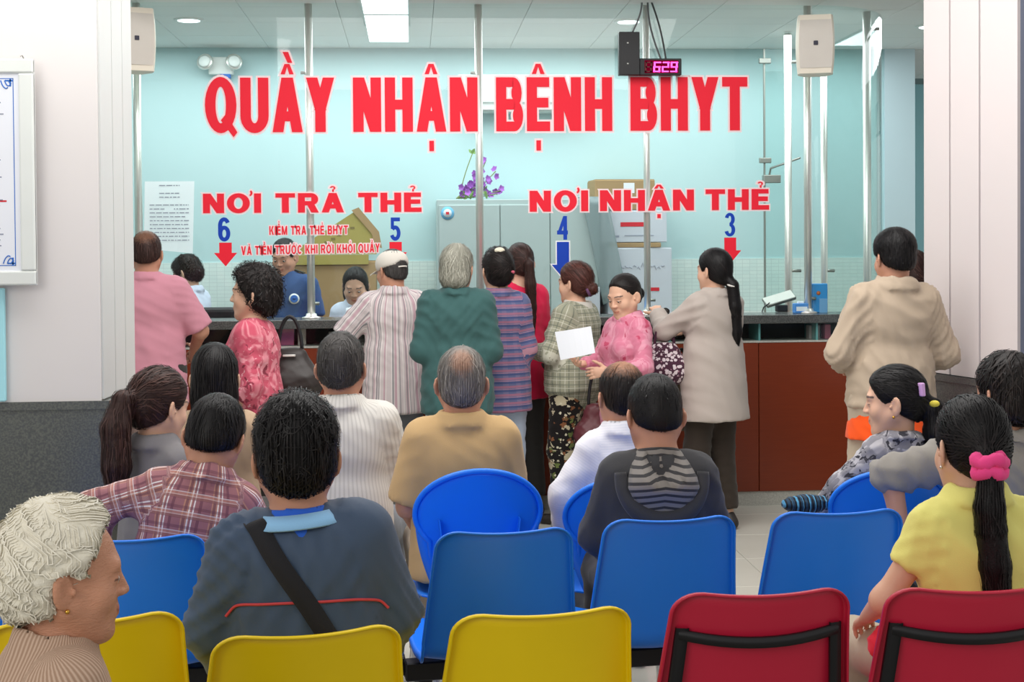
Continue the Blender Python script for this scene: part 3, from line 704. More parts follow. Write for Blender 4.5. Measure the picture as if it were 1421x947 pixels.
# ------------------------------------------------------------------ small things on the counter
def on_top(px): p = on_y(px, 436, YG+.10); return (p.x, YG+.10, zT)
o = thing('brochure_box', 'tall blue leaflet box with orange emblem on the counter', 'box', on_top(1135))
MB().box((-.055, -.03, 0), (.055, .03, .185), .004, 1).build('box_body', plain('blue_box', '#3a94d8', .4), o); MB().lathe([(.0, 0), (.013, 0), (.013, .002)], 16).build('emblem', plain('orange_ink', '#d0703a', .6), o, (-.005, -.0305, .125), (math.pi/2, 0, 0))
MB().box((-.0, -.034, .0), (.052, -.03, .09), .001, 1).build('leaflet', plain('pale_blue_leaflet', '#7fb0e0', .5), o)
x_, y_, z_ = on_top(1108)
o = thing('tissue_box', 'small blue and white tissue box on the counter by the tall box', 'box', (x_, y_-.05, z_))
MB().box((-.045, -.03, 0), (.045, .03, .062), .004, 1).build('box_body', plain('blue_tissue_box', '#4f8fd6', .4), o); MB().box((-.035, -.032, .015), (.035, -.03, .042)).build('white_band', MT['paper'], o)
MB().box((-.02, -.012, .06), (.02, .012, .074), .003, 1).build('tissue', MT['paper'], o)
p = on_y(1085, 436, YG+.25)
o = thing('desk_monitor', 'grey tilted card reader screen on a black stand at the right of the counter', 'monitor', (p.x, YG+.25, zT))
MB().box((-.035, -.02, 0), (.035, .04, .045), .004, 1).build('stand', MT['black_plastic'], o)
MB().box((-.1, -.012, 0), (.1, .012, .10), .004, 1).build('screen_shell', MT['steel_dull'], o, (-.0, 0, .06), (math.radians(-62), math.radians(-16), 0))
MB().tube([(-.08, .0, .06), (-.12, 0, .03), (-.13, .0, 0)], .004, 6).build('lead', MT['black_plastic'], o)
p = on_y(818, 436, YG+.3); tag(MB().box((-.06, -.04, 0), (.06, .04, .19), .003, 1).build('file_box', MT['card_white'], None, (p.x, YG+.3, zT-.02), (0, 0, .15)), 'white upright file box inside the glass left of the pink jacket lady', 'box')
p = on_y(290, 440, YG+.2)
o = thing('office_chair', 'black office chair back showing inside the glass below the nurse', 'chair', (on_y(281, 440, 9.42).x, 9.42, 0))
MB().box((-.22, -.04, .78), (.22, .03, 1.24), .03, 3).build('backrest', MT['black_plastic'], o); MB().box((-.23, -.03, .45), (.23, .42, .53), .03, 3).build('seat', MT['black_plastic'], o)
MB().tube([(0, .2, .1), (0, .2, .46)], .03, 10).build('gas_lift', MT['steel'], o); MB().box((-.03, -.03, .5), (.03, .0, .85), .008, 1).build('back_bar', MT['black_plastic'], o)
for k in range(5):
    a_ = k*2*math.pi/5; MB().tube([(0, .2, .1), (.26*math.cos(a_), .2+.26*math.sin(a_), .05), (.26*math.cos(a_), .2+.26*math.sin(a_), .0)], [.025, .018, .02], 8).build('foot', MT['black_plastic'], o)
p = on_top(893); o = thing('document_folder', 'flat blue document folder lying on the counter by the display post', 'folder', (p[0], p[1]-.02, zT))
MB().box((-.06, -.05, 0), (.06, .05, .018), .003, 1).build('cover', plain('blue_folder', '#4d8fd8', .4), o); MB().box((-.056, -.052, .004), (.056, .046, .014)).build('sheets', MT['paper'], o)
p = on_top(912); o = thing('spectacles', 'dark folded spectacles on the counter before the hand of the ponytail woman', 'glasses', (p[0], p[1]-.12, zT), .2)
for s in (-1, 1):
    MB().tube([(s*.033+.026*math.cos(a), 0, .022+.02*math.sin(a)) for a in [i*math.pi/9 for i in range(19)]], .003, 6).build('rim', MT['black_plastic'], o); MB().tube([(s*.06, 0, .028), (s*.062, .06, .025), (s*.058, .1, .004)], .0028, 6).build('temple', MT['black_plastic'], o)
    MB().lathe([(0, 0), (.024, 0), (.024, .0015)], 18).build('lens', plain('smoked_lens', '#4a4440', .15, .5), o, (s*.033, 0, .022), (math.pi/2, 0, 0))
MB().tube([(-.008, 0, .026), (0, 0, .030), (.008, 0, .026)], .003, 6).build('bridge', MT['black_plastic'], o)
# grey plastic sheet draped over the cabinet's right end
yk2 = YB-.52; A_ = [on_y(*q, yk2) for q in ((812, 270), (838, 268), (872, 300))]
mb = MB(); P = []
for j in range(13):
    v = j/12; row = []
    for i in range(9):
        u = i/8; x0 = on_y(806+30*v, 300, yk2).x; x1 = on_y(842+30*v, 300, yk2).x; zt_ = hk+.012; row.append((x0+(x1-x0)*u, yk2-.015-.02*math.sin(6*u+4*v)-.02*v, zt_-v*.78+.02*math.sin(5*u)*v))
    P.append(row)
P = [[(x, y+.3, hk+.014) for x, y, z in P[0]]]+[[(x, y, hk+.014) for x, y, z in P[0]]]+P[1:]
mb.grid(P); t = NT('grey_plastic_film'); t.fin(lin('#8fa0a2'), .25, .5, **{'Alpha': .62}); o = mb.build('plastic_sheet', t.m); solid_ = o.modifiers.new('thick', 'SOLIDIFY'); solid_.thickness = .001
tag(o, 'grey plastic sheet draped over the right end of the filing cabinet', 'sheet')
# ------------------------------------------------------------------ chairs
def shell_mesh(name, wt=.180, wb=.212):
    # one moulded shell: seat, bend, back; rows run from the seat front to the back's top; a rolled flange runs round it
    A78 = math.radians(78); r_ = .075; y0, z0 = -.14-r_*math.sin(A78), .433+r_*(1-math.cos(A78))
    def prof(w):
        if w < .4:
            q = w/.4; return (.22-.36*q, .445-.03*math.sin(math.pi*q)-.012*q)
        if w < .55:
            a = (w-.4)/.15*A78; return (-.14-r_*math.sin(a), .433+r_*(1-math.cos(a)))
        q = (w-.55)/.45; return (y0-.335*q*math.sin(math.radians(13))-.02*q*q, z0+.352*q*math.cos(math.radians(13)))
    NW, NU = 44, 28
    us = [math.sin(math.pi/2*(-1+2*j/NU)) for j in range(NU+1)]
    def pt(w, u):
        if w > .55:
            c = max(0, (abs(u)-.70)/.30); drop = .050*(1-math.sqrt(max(0, 1-c*c)))+.013*(1-u*u)
            w = .55+(w-.55)*(1-drop/.352)
        y, z = prof(w)
        if w < .4: h = wb*(.90+.10*min(1, w/.12))
        elif w < .55: h = wb
        else: h = wb+(wt-wb)*((w-.55)/.45)
        conc = .034*(u*u); k = min(1, max(0, (w-.36)/.2))
        return Vector((u*h, y+conc*k, z+conc*.8*(1-k)))
    P = [[pt(i/NW, u) for u in us] for i in range(NW+1)]
    mb = MB(); mb.grid(P)
    L = [r[0] for r in P]; T_ = P[-1]; Rr = [r[-1] for r in P][::-1]; bd = L[:-1]+T_+Rr[1:]
    rows = []
    for i, b in enumerate(bd):
        t = (bd[min(i+1, len(bd)-1)]-bd[max(0, i-1)]).normalized()
        n = Vector((0, -1, .12)) if b.z > .50 else Vector((0, -.25, -1)); n = (n-t*n.dot(t)).normalized(); o = n.cross(t); o = o if o.dot(b-Vector((0, -.15, .55))) > 0 or abs(b.z-.43) < .05 and o.x*b.x > 0 else -o
        if b.z < .62: o = Vector((math.copysign(1, b.x), 0, 0))
        rows.append([b, b+o*.004-n*.001, b+o*.009+n*.001, b+o*.0125+n*.007, b+o*.0125+n*.014, b+o*.0105+n*.021])
    mb.grid(rows); bmesh.ops.remove_doubles(mb.bm, verts=mb.bm.verts, dist=.0006)
    return mb.mesh(name)
def solid(o, t=.005):
    m = o.modifiers.new('thick', 'SOLIDIFY'); m.thickness = t; m.offset = -1; return o
SH = {}
def chair(px, py, depth, rz, col, lab, grp, rim=None, scale=1.0):
    me = SH.get(col)
    if me is None:
        me = shell_mesh('seat_shell'); me.materials.append(MT[col]); SH[col] = me
    p = at(px, py, depth)
    th = thing('chair', lab, 'chair', (0, 0, 0), rz, grp); th.scale = (scale, scale, p.z/.845)
    M_ = Matrix.Rotation(rz, 3, 'Z'); off = M_ @ Vector((0, -.31*scale, 0)); th.location = (p.x-off.x, p.y-off.y, 0)
    solid(link('seat_shell', me, None, th))
    return th
def beam(a, b, lab, z=.335, grp=None):       # steel beam with feet that carries a row of shells
    a, b = Vector(a), Vector(b); L = (b-a).length; rz = math.atan2(b.y-a.y, b.x-a.x)
    o = thing('bench_rail', lab, 'bench frame', (a.x, a.y, 0), rz, grp)
    MB().box((-.1, -.03, z), (L+.1, .03, z+.055), .004, 1).build('rail', MT['black_metal'], o)
    for x in (.25, L-.25):
        MB().box((x-.025, -.025, .03), (x+.025, .025, z)).build('leg', MT['black_metal'], o)
        MB().box((x-.03, -.24, 0), (x+.03, .24, .03), .006, 1).build('foot', MT['black_metal'], o)
    return o
def row_of(specs, col, beamlab, grp, extra=0, scale=1.0, gapx=.24):
    cs = [chair(*s[:4], col, s[4], grp, None, scale) for s in specs]
    a, b = cs[0], cs[-1]
    f = Matrix.Rotation(a.rotation_euler.z, 3, 'Z')
    d = Vector((math.cos(a.rotation_euler.z), math.sin(a.rotation_euler.z), 0)); off = Vector((0, -.03, 0))
    A = Vector(a.location)-d*.15; B = Vector(b.location)+d*.15
    if len(cs) > 1: d2 = (B-A).normalized(); 
    beam((A.x, A.y, 0), (B.x, B.y, 0), beamlab)
    return cs
r = math.radians
row_of([(118, 858, 2.98, r(14), 'yellow plastic chair half hidden behind the white-haired woman'), (430, 876, 3.04, r(12), 'yellow plastic chair carrying the man in the navy jacket'), (757, 848, 3.13, r(8), 'empty yellow plastic chair in the middle of the front row')], 'yellow_shell', 'black steel beam under the yellow chairs', 'yellow chairs in the front row', scale=1.05)
redc = row_of([(1062, 820, 3.14, r(3), 'empty red plastic chair with black frame beside the yellow chairs'), (1362, 815, 3.14, r(-2), 'red plastic chair with black frame behind the woman in yellow')], 'red_shell', 'black steel beam under the red chairs', 'red chairs in the front row', scale=1.05)
for c in redc:                              # flat black bars behind the red shells
    mb = MB()
    P = []
    for i in range(13):
        u = -1+i/6; x = u*.176; yy = -.283+.030*u*u; P.append([(x, yy-.012, .712+.018*u*u), (x, yy-.014, .736+.018*u*u), (x, yy-.002, .736+.018*u*u), (x, yy-.002, .712+.018*u*u)])
    mb.grid(P, True, True); mb.build('frame_bar', MT['black_metal'], c)
    for s in (-1, 1):
        MB().grid([[(s*(x-.013), y-.003, z), (s*(x+.013), y+.004, z), (s*(x+.013), y-.009, z), (s*(x-.013), y-.016, z)] for x, y, z in ((.168, -.258, .757), (.172, -.246, .70), (.178, -.228, .62), (.185, -.21, .54), (.19, -.20, .48), (.17, -.14, .40), (.12, -.02, .395))], True, True).build('frame_upright', MT['black_metal'], c)
row_of([(-92, 748, 3.78, r(9), 'blue plastic chair cut by the left edge of the photo'), (184, 745, 3.84, r(9), 'blue plastic chair carrying the man in the plaid shirt'), (455, 735, 3.90, r(8), 'blue plastic chair behind the blue collar of the navy jacket man')], 'blue_shell', 'black steel beam under the left blue chairs', 'blue chairs in the second row')
row_of([(703, 735, 3.93, r(7), 'empty blue plastic chair in the middle of the second row'), (934, 718, 4.02, r(6), 'blue plastic chair carrying the man in the striped hood')], 'blue_shell', 'black steel beam under the middle blue chairs', 'blue chairs in the second row')
row_of([(1168, 708, 4.05, r(4), 'empty blue plastic chair left of the woman in yellow'), (1395, 703, 4.12, r(2), 'blue plastic chair under the person in the grey jacket')], 'blue_shell', 'black steel beam under the right blue chairs', 'blue chairs in the second row')
# rounded fan-backed chairs
def fan_mesh():
    P = []; N = 26
    for i in range(N+1):
        v = i/N; z = .40+.45*v
        h = .205*math.sqrt(max(0, 1-((v-.70)/.302)**2)) if v > .70 else .115+.09*math.sin(math.pi/2*v/.70)
        h = max(h, .03); yb = -.17-.10*v; P.append([(u*h, yb+.04*u*u*(h/.2), z+.0) for u in [-1+k/8 for k in range(17)]])
    mb = MB(); mb.grid(P); return mb.mesh('backrest')
fme = fan_mesh(); fme.materials.append(MT['blue_shell'])
N = 20; sP = [[(u*(.2-.02*abs(v)), .2-.36*v, .435+.02*u*u-.02*math.sin(math.pi*v)) for u in [-1+k/8 for k in range(17)]] for v in [i/N for i in range(N+1)]]
mb = MB(); mb.grid(sP); fseat = mb.mesh('seat'); fseat.materials.append(MT['blue_shell'])
mb = MB(); pts = []
for i in range(41):
    a = -math.pi*.22+(math.pi*1.44)*i/40; x = .205*math.cos(a); z = .40+.45*.70+.136*math.sin(a); v = (z-.40)/.45
    pts.append((x, -.17-.10*v+.04*(x/.205)**2, z))
pts = [(.115, -.145, .43), (.15, -.165, .55)]+pts[0:]+[(-.15, -.165, .55), (-.115, -.145, .43)]
mb.tube(pts, .009, 8); frim = mb.mesh('rim'); frim.materials.append(MT['blue_shell'])
frib = []
for s in (-1, 1):
    mb = MB(); mb.prism([(s*.105-.003, .47), (s*.105+.003, .47), (s*.13+.002, .70), (s*.13-.002, .70)], -.255, -.20)
    frib.append(mb.mesh('rib')); frib[-1].materials.append(MT['blue_shell'])
fr_ = MB()
for s in (-1, 1):
    fr_.tube([(s*.17, .16, .42), (s*.2, .2, .02), (s*.2, .2, 0)], .012, 8); fr_.tube([(s*.10, -.16, .44), (s*.17, -.22, .02), (s*.17, -.22, 0)], .012, 8)
for (px, py, d, rz, lab) in ((658, 652, 4.55, r(4), 'rounded fan-backed blue chair behind the man in the tan shirt'), (868, 662, 4.72, r(2), 'rounded blue chair mostly hidden by the striped hood man'), (1248, 652, 4.85, r(-4), 'rounded blue chair carrying the woman with the lilac hair clip'), (1405, 668, 5.15, r(-6), 'rounded blue chair half seen behind the grey sleeve')):
    p = at(px, py, d); th = thing('chair', lab, 'chair', (p.x, p.y+.26, 0), rz, 'rounded blue chairs in the third row'); th.scale = (1, 1, p.z/.855)
    solid(link('backrest', fme, None, th), .005); solid(link('seat', fseat, None, th), .006); link('rim', frim, None, th)
    link('rib', frib[0], None, th); link('rib', frib[1], None, th)
    for s in (-1, 1):
        MB().tube([(s*.17, .16, .42), (s*.2, .2, .02), (s*.2, .2, 0)], .012, 8).build('leg', MT['steel'], th); MB().tube([(s*.10, -.16, .44), (s*.17, -.22, .02), (s*.17, -.22, 0)], .012, 8).build('leg', MT['steel'], th)
# ------------------------------------------------------------------ figures: smooth-union distance fields meshed with surface nets
class Field:
    def __init__(s, lo, hi, h, fine=(), hf=None):
        s.ax = [s._axis(lo[i], hi[i], h, [(f[0][i], f[1][i]) for f in fine], hf or h) for i in range(3)]
        s.D = np.full([len(a) for a in s.ax], .3, np.float32); s.h = h
    @staticmethod
    def _axis(lo, hi, h, rg, hf):
        out = [lo]; x = lo
        while x < hi:
            st = hf if any(a-hf <= x <= b for a, b in rg) else h
            nx = [a for a, b in rg if x < a < x+st]
            x = x+st if not nx else max(min(nx), x+hf*.6); out.append(x)
        return np.array(out, np.float32)
    def sub(s, lo, hi):
        sl = []
        for i in range(3):
            a = max(0, int(np.searchsorted(s.ax[i], lo[i]))-1); b = min(len(s.ax[i]), int(np.searchsorted(s.ax[i], hi[i]))+1); sl.append(slice(a, max(a, b)))
        return tuple(sl), s.ax[0][sl[0]][:, None, None], s.ax[1][sl[1]][None, :, None], s.ax[2][sl[2]][None, None, :]
    def put(s, sl, d, k, op):
        D = s.D[sl]
        if op == '+':
            h = np.clip(.5+.5*(D-d)/k, 0, 1); s.D[sl] = D+(d-D)*h-k*h*(1-h)
        else:                               # carve
            d = -d; h = np.clip(.5-.5*(D-d)/k, 0, 1); s.D[sl] = D+(d-D)*h+k*h*(1-h)
    def cone(s, a, b, ra, rb, k=.02, sq=None, cut=(0, 0), op='+'):
        a = np.asarray(a, np.float32); b = np.asarray(b, np.float32); R = max(ra, rb)+k+.015
        sl, X, Y, Z = s.sub(np.minimum(a, b)-R, np.maximum(a, b)+R)
        ba = b-a; L2 = max(1e-9, float(ba@ba))
        px, py, pz = X-a[0], Y-a[1], Z-a[2]
        tt = (px*ba[0]+py*ba[1]+pz*ba[2])/L2; t = np.clip(tt, 0, 1)
        wx, wy, wz = px-t*ba[0], py-t*ba[1], pz-t*ba[2]
        if sq is not None:
            n, q = sq; m = (wx*n[0]+wy*n[1]+wz*n[2])*(q-1); wx, wy, wz = wx+m*n[0], wy+m*n[1], wz+m*n[2]
        d = np.sqrt(wx*wx+wy*wy+wz*wz)-(ra+(rb-ra)*t)
        L = math.sqrt(L2)
        if cut[0]: d = np.maximum(d, -tt*L)
        if cut[1]: d = np.maximum(d, (tt-1)*L)
        s.put(sl, d, k, op)
    def ell(s, c, r, k=.02, R=None, op='+'):
        c = np.asarray(c, np.float32); m = max(r)+k+.01
        sl, X, Y, Z = s.sub(c-m, c+m); x, y, z = X-c[0], Y-c[1], Z-c[2]
        if R is not None:
            x, y, z = (R[0][0]*x+R[1][0]*y+R[2][0]*z, R[0][1]*x+R[1][1]*y+R[2][1]*z, R[0][2]*x+R[1][2]*y+R[2][2]*z)
        k0 = np.sqrt((x/r[0])**2+(y/r[1])**2+(z/r[2])**2); k1 = np.sqrt((x/r[0]**2)**2+(y/r[1]**2)**2+(z/r[2]**2)**2)+1e-6
        s.put(sl, k0*(k0-1)/k1, k, op)
    def plane(s, p, n, k=.01):              # keep the side n points away from
        X, Y, Z = s.ax[0][:, None, None], s.ax[1][None, :, None], s.ax[2][None, None, :]
        d = (X-p[0])*n[0]+(Y-p[1])*n[1]+(Z-p[2])*n[2]; h = np.clip(.5-.5*(s.D-d)/k, 0, 1); s.D = (s.D+(d-s.D)*h+k*h*(1-h)).astype(np.float32)
    def mesh(s, smooth=2):
        D = s.D; I = D < 0; nx, ny, nz = D.shape
        c = I[:-1, :-1, :-1].astype(np.int8); cnt = np.zeros((nx-1, ny-1, nz-1), np.int8)
        for dx in (0, 1):
            for dy in (0, 1):
                for dz in (0, 1): cnt += I[dx:nx-1+dx, dy:ny-1+dy, dz:nz-1+dz]
        cells = np.argwhere((cnt > 0) & (cnt < 8)); N = len(cells)
        vid = np.full(cnt.shape, -1, np.int64); vid[cells[:, 0], cells[:, 1], cells[:, 2]] = np.arange(N)
        acc = np.zeros((N, 3)); num = np.zeros(N)
        ci, cj, ck = cells.T
        P = lambda i, j, k: np.stack([s.ax[0][i], s.ax[1][j], s.ax[2][k]], -1)
        cor = [(a, b, c_) for a in (0, 1) for b in (0, 1) for c_ in (0, 1)]
        for p in cor:
            for q in cor:
                if sum(abs(x-y) for x, y in zip(p, q)) == 1 and p < q:
                    d0 = D[ci+p[0], cj+p[1], ck+p[2]]; d1 = D[ci+q[0], cj+q[1], ck+q[2]]; m = (d0 < 0) != (d1 < 0)
                    t = (d0/np.where(m, d0-d1, 1))[:, None]; A = P(ci+p[0], cj+p[1], ck+p[2]); B = P(ci+q[0], cj+q[1], ck+q[2])
                    acc += np.where(m[:, None], A+(B-A)*t, 0); num += m
        V = acc/num[:, None]; Q = []
        for ax in range(3):
            o = [0, 0, 0]; o[ax] = 1; n = [nx, ny, nz]
            A = I[tuple(slice(0, n[i]-o[i]) for i in range(3))]; B = I[tuple(slice(o[i], n[i]) for i in range(3))]
            E = np.argwhere(A != B); u, v = [(1, 2), (2, 0), (0, 1)][ax]
            ok = (E[:, u] > 0) & (E[:, v] > 0) & (E[:, u] < n[u]-1) & (E[:, v] < n[v]-1); E = E[ok]
            def cell(du, dv):
                e = E.copy(); e[:, u] -= du; e[:, v] -= dv; return vid[e[:, 0], e[:, 1], e[:, 2]]
            q = np.stack([cell(1, 1), cell(0, 1), cell(0, 0), cell(1, 0)], 1); fl = ~A[E[:, 0], E[:, 1], E[:, 2]]
            q[fl] = q[fl][:, ::-1]; Q.append(q)
        Q = np.concatenate(Q); Q = Q[(Q >= 0).all(1)]
        for _ in range(smooth):
            e = np.concatenate([Q[:, [0, 1]], Q[:, [1, 2]], Q[:, [2, 3]], Q[:, [3, 0]]]); S = np.zeros((N, 3)); n_ = np.bincount(e[:, 0], minlength=N)+np.bincount(e[:, 1], minlength=N)
            for k in range(3): S[:, k] = np.bincount(e[:, 0], V[e[:, 1], k], N)+np.bincount(e[:, 1], V[e[:, 0], k], N)
            V = .5*V+.5*S/np.maximum(n_, 1)[:, None]
        return V, Q
def normals(V, Q):
    n = np.cross(V[Q[:, 2]]-V[Q[:, 0]], V[Q[:, 3]]-V[Q[:, 1]]); N = np.zeros_like(V)
    for i in range(4):
        for k in range(3): N[:, k] += np.bincount(Q[:, i], n[:, k], len(V))
    return N/np.maximum(np.linalg.norm(N, axis=1), 1e-9)[:, None]
def to_mesh(name, V, Q, attrs=None, mats=None):
    me = bpy.data.meshes.new(name); me.vertices.add(len(V)); me.vertices.foreach_set('co', V.astype(np.float32).ravel())
    me.loops.add(Q.size); me.polygons.add(len(Q)); me.loops.foreach_set('vertex_index', Q.astype(np.int32).ravel())
    me.polygons.foreach_set('loop_start', np.arange(0, Q.size, 4, dtype=np.int32)); me.polygons.foreach_set('loop_total', np.full(len(Q), 4, np.int32))
    me.polygons.foreach_set('use_smooth', np.ones(len(Q), bool)); me.update(calc_edges=True); me.validate()
    for nm, (ty, arr) in (attrs or {}).items():
        a = me.attributes.new(nm, ty, 'POINT'); a.data.foreach_set({'FLOAT': 'value', 'FLOAT_VECTOR': 'vector', 'FLOAT_COLOR': 'color'}[ty], np.asarray(arr, np.float32).ravel())
    for m in (mats or []): me.materials.append(m)
    return me
def folds(V, seed, amp, wl=.11, dirv=(0, 0, 1), n=6):
    r = np.random.default_rng(seed); out = np.zeros(len(V)); dv = np.array(dirv, float)
    for i in range(n):
        k = dv+r.normal(0, .55, 3); k *= 2*math.pi/(wl*r.uniform(.6, 1.7))/np.linalg.norm(k)
        m = r.normal(0, 9, 3); ph = r.uniform(0, 6.28); w = np.sin(V@m+ph)*1.6
        gate = .5+.5*np.sin(V@r.normal(0, 6, 3)+r.uniform(0, 6.28)); s_ = np.sin(V@k+w+ph); out += gate*(1-np.abs(s_)*1.6)
    return amp*out/n**.5
def rotx(a): c, s = math.cos(a), math.sin(a); return np.array([[1, 0, 0], [0, c, -s], [0, s, c]])
def roty(a): c, s = math.cos(a), math.sin(a); return np.array([[c, 0, s], [0, 1, 0], [-s, 0, c]])
def rotz(a): c, s = math.cos(a), math.sin(a); return np.array([[c, -s, 0], [s, c, 0], [0, 0, 1]])
def unit(v): v = np.asarray(v, float); return v/max(1e-9, np.linalg.norm(v))
def ik(a, t, l1, l2, hint):
    a, t = np.asarray(a, float), np.asarray(t, float); d = t-a; L = np.linalg.norm(d); Lc = min(max(L, abs(l1-l2)+.01), (l1+l2)*.998)
    u = d/max(L, 1e-6); t = a+u*Lc; x = (l1*l1-l2*l2+Lc*Lc)/(2*Lc); h = math.sqrt(max(0, l1*l1-x*x)); hv = np.asarray(hint, float); hv = hv-u*(hv@u); return a+u*x+unit(hv)*h, t
# ---- shared figure materials
def skin_mat(name, col, wr=0):
    t = NT(name); a = t.attr('tint'); c = lin(col); base = t.mix(t.noise(14), tuple(x*.93 for x in c), tuple(min(1, x*1.06) for x in c))
    c2 = t.mix(1.0, base, a.outputs['Color'], 'MULTIPLY'); t.bump(t.noise(220, detail=4) if not wr else t.math('ADD', t.noise(120, t.map(t.obj(), (.5, .5, 1.5)), 5, .6, 1.2), t.noise(30, detail=4)), .12+wr, .002+wr*.01)
    return t.fin(c2, .5, .35, **{'Subsurface Weight': .08, 'Subsurface Radius': (.012, .005, .003), 'Subsurface Scale': .6})
def hair_mat(name, col, col2=None, rough=.45, spec=.2):
    t = NT(name); a = t.attr('strand').outputs['Fac']; c = lin(col); d = lin(col2) if col2 else tuple(min(1, x*1.9+.006) for x in c)
    cc = t.mix(t.math('MULTIPLY', a, 1.0), c, d); sc = t.attr('scalp').outputs['Fac']
    cc = t.mix(sc, cc, lin('#a5765c')); t.bump(t.noise(240, detail=3), .25, .003)
    return t.fin(cc, rough, spec)
def cloth(name, col, rough=.8, weave=.25, var=.05, scale=420):
    t = NT(name); c = lin(col); t.bump(t.noise(scale, detail=2), weave, .002)
    return t.fin(t.mix(t.noise(5), tuple(x*(1-var) for x in c), tuple(min(1, x*(1+var)) for x in c)), rough, .15, **{'Sheen Weight': .12})
def patt(name, fn, rough=.8):
    t = NT(name); a = t.attr('uvw'); sp = t.n('ShaderNodeSeparateXYZ'); t.t.links.new(a.outputs['Vector'], sp.inputs[0])
    col = fn(t, sp.outputs[0], sp.outputs[1], a.outputs['Vector']); t.bump(t.noise(420, detail=2), .2, .002); return t.fin(col, rough, .15, **{'Sheen Weight': .1})
SKIN = {'tan': skin_mat('skin_tan', '#c38f76'), 'light': skin_mat('skin_light', '#d8ab91'), 'old': skin_mat('skin_aged', '#c89073', .35), 'deep': skin_mat('skin_brown', '#a3705a')}
HAIR = {'black': hair_mat('hair_black', '#0f0e10', '#272424'), 'soft': hair_mat('hair_soft_black', '#151212', '#332b29'), 'brown': hair_mat('hair_dark_brown', '#2a1c1a', '#553c36'), 'auburn': hair_mat('hair_reddish_brown', '#3a211c', '#694038'),
        'grey': hair_mat('hair_grey', '#67625e', '#a59f98', .5), 'silver': hair_mat('hair_silver', '#8b8a7e', '#c0beb0', .5), 'white': hair_mat('hair_white', '#e8e2d0', '#f8f3e4', .6), 'salt': hair_mat('hair_dark_grey', '#33302f', '#5f5c5a', .5)}
EYE = [plain('eye_white', '#d8d2cb', .3), plain('eye_dark', '#1a1210', .2)]
mb = MB(); mb.lathe([(.0, -.0118), (.006, -.0102), (.0102, -.006), (.0118, 0), (.0102, .006), (.0062, .0101)], 14); mb.mi = 1; mb.lathe([(.0062, .0101), (.0035, .0113), (0, .0118)], 14)
EYE_ME = mb.mesh('eye'); EYE_ME.materials.append(EYE[0]); EYE_ME.materials.append(EYE[1])
def strands(V, N, flow, n, length, width, seed, lift=.003, curl=0, steps=7, jitter=.25, mask=None, hang=0, wave=None):
    r = np.random.default_rng(seed); kd = kdtree.KDTree(len(V))
    for i, v in enumerate(V): kd.insert(v, i)
    kd.balance(); idx = np.arange(len(V)) if mask is None else np.nonzero(mask)[0]
    OV, OQ, OT = [], [], []
    if len(idx) == 0: return np.zeros((0, 3)), np.zeros((0, 4), int), np.zeros(0)
    for s in range(n):
        i = int(r.choice(idx)); p = V[i]+N[i]*lift*r.uniform(.2, 1); nn = N[i]; L = length*r.uniform(.6, 1.25); st = L/steps; pts, ns = [p], [nn]; jd = r.normal(0, jitter, 3); ph = r.uniform(0, 6.28); free = False
        for k in range(steps):
            d = flow(p)+jd; d = d-nn*(d@nn)*(0 if free else 1); d = unit(d)
            if curl: d = unit(d+np.cross(nn, d)*curl*math.sin(ph+k*1.5))
            if wave: d = unit(d+np.cross(nn, d)*wave[0]*math.sin(p@wave[1]+1.5*math.sin(p@wave[2])))
            q = p+d*st; co, j, dist = kd.find(q)
            if hang and dist > hang: free = True
            if not free:
                nn = N[j]; lf = lift*(.35+.9*math.sin(min(1, (k+1)/steps)*math.pi*.8))*(1+.6*math.sin(ph*3)); q = np.array(co)+nn*lf+(nn*.004*math.cos(ph+k*1.5) if curl else 0)
            p = q; pts.append(p); ns.append(nn)
        pts = np.array(pts); ns = np.array(ns); tg = np.gradient(pts, axis=0); sd = np.cross(tg, ns); sd /= np.maximum(np.linalg.norm(sd, axis=1), 1e-9)[:, None]
        w = width*r.uniform(.6, 1.3)*np.array([.5]+[1]*(steps-2)+[.75, .2])[:steps+1, None]; b = len(OV)*2*(steps+1) if False else sum(len(x) for x in OV)
        OV.append(np.concatenate([pts-sd*w, pts+sd*w])); m = steps+1
        OQ.append(np.array([[b+k, b+k+1, b+m+k+1, b+m+k] for k in range(steps)])); OT.append(np.full(2*m, r.uniform(0, 1)**1.3))
    return np.concatenate(OV), np.concatenate(OQ), np.concatenate(OT)
PEOPLE = {}
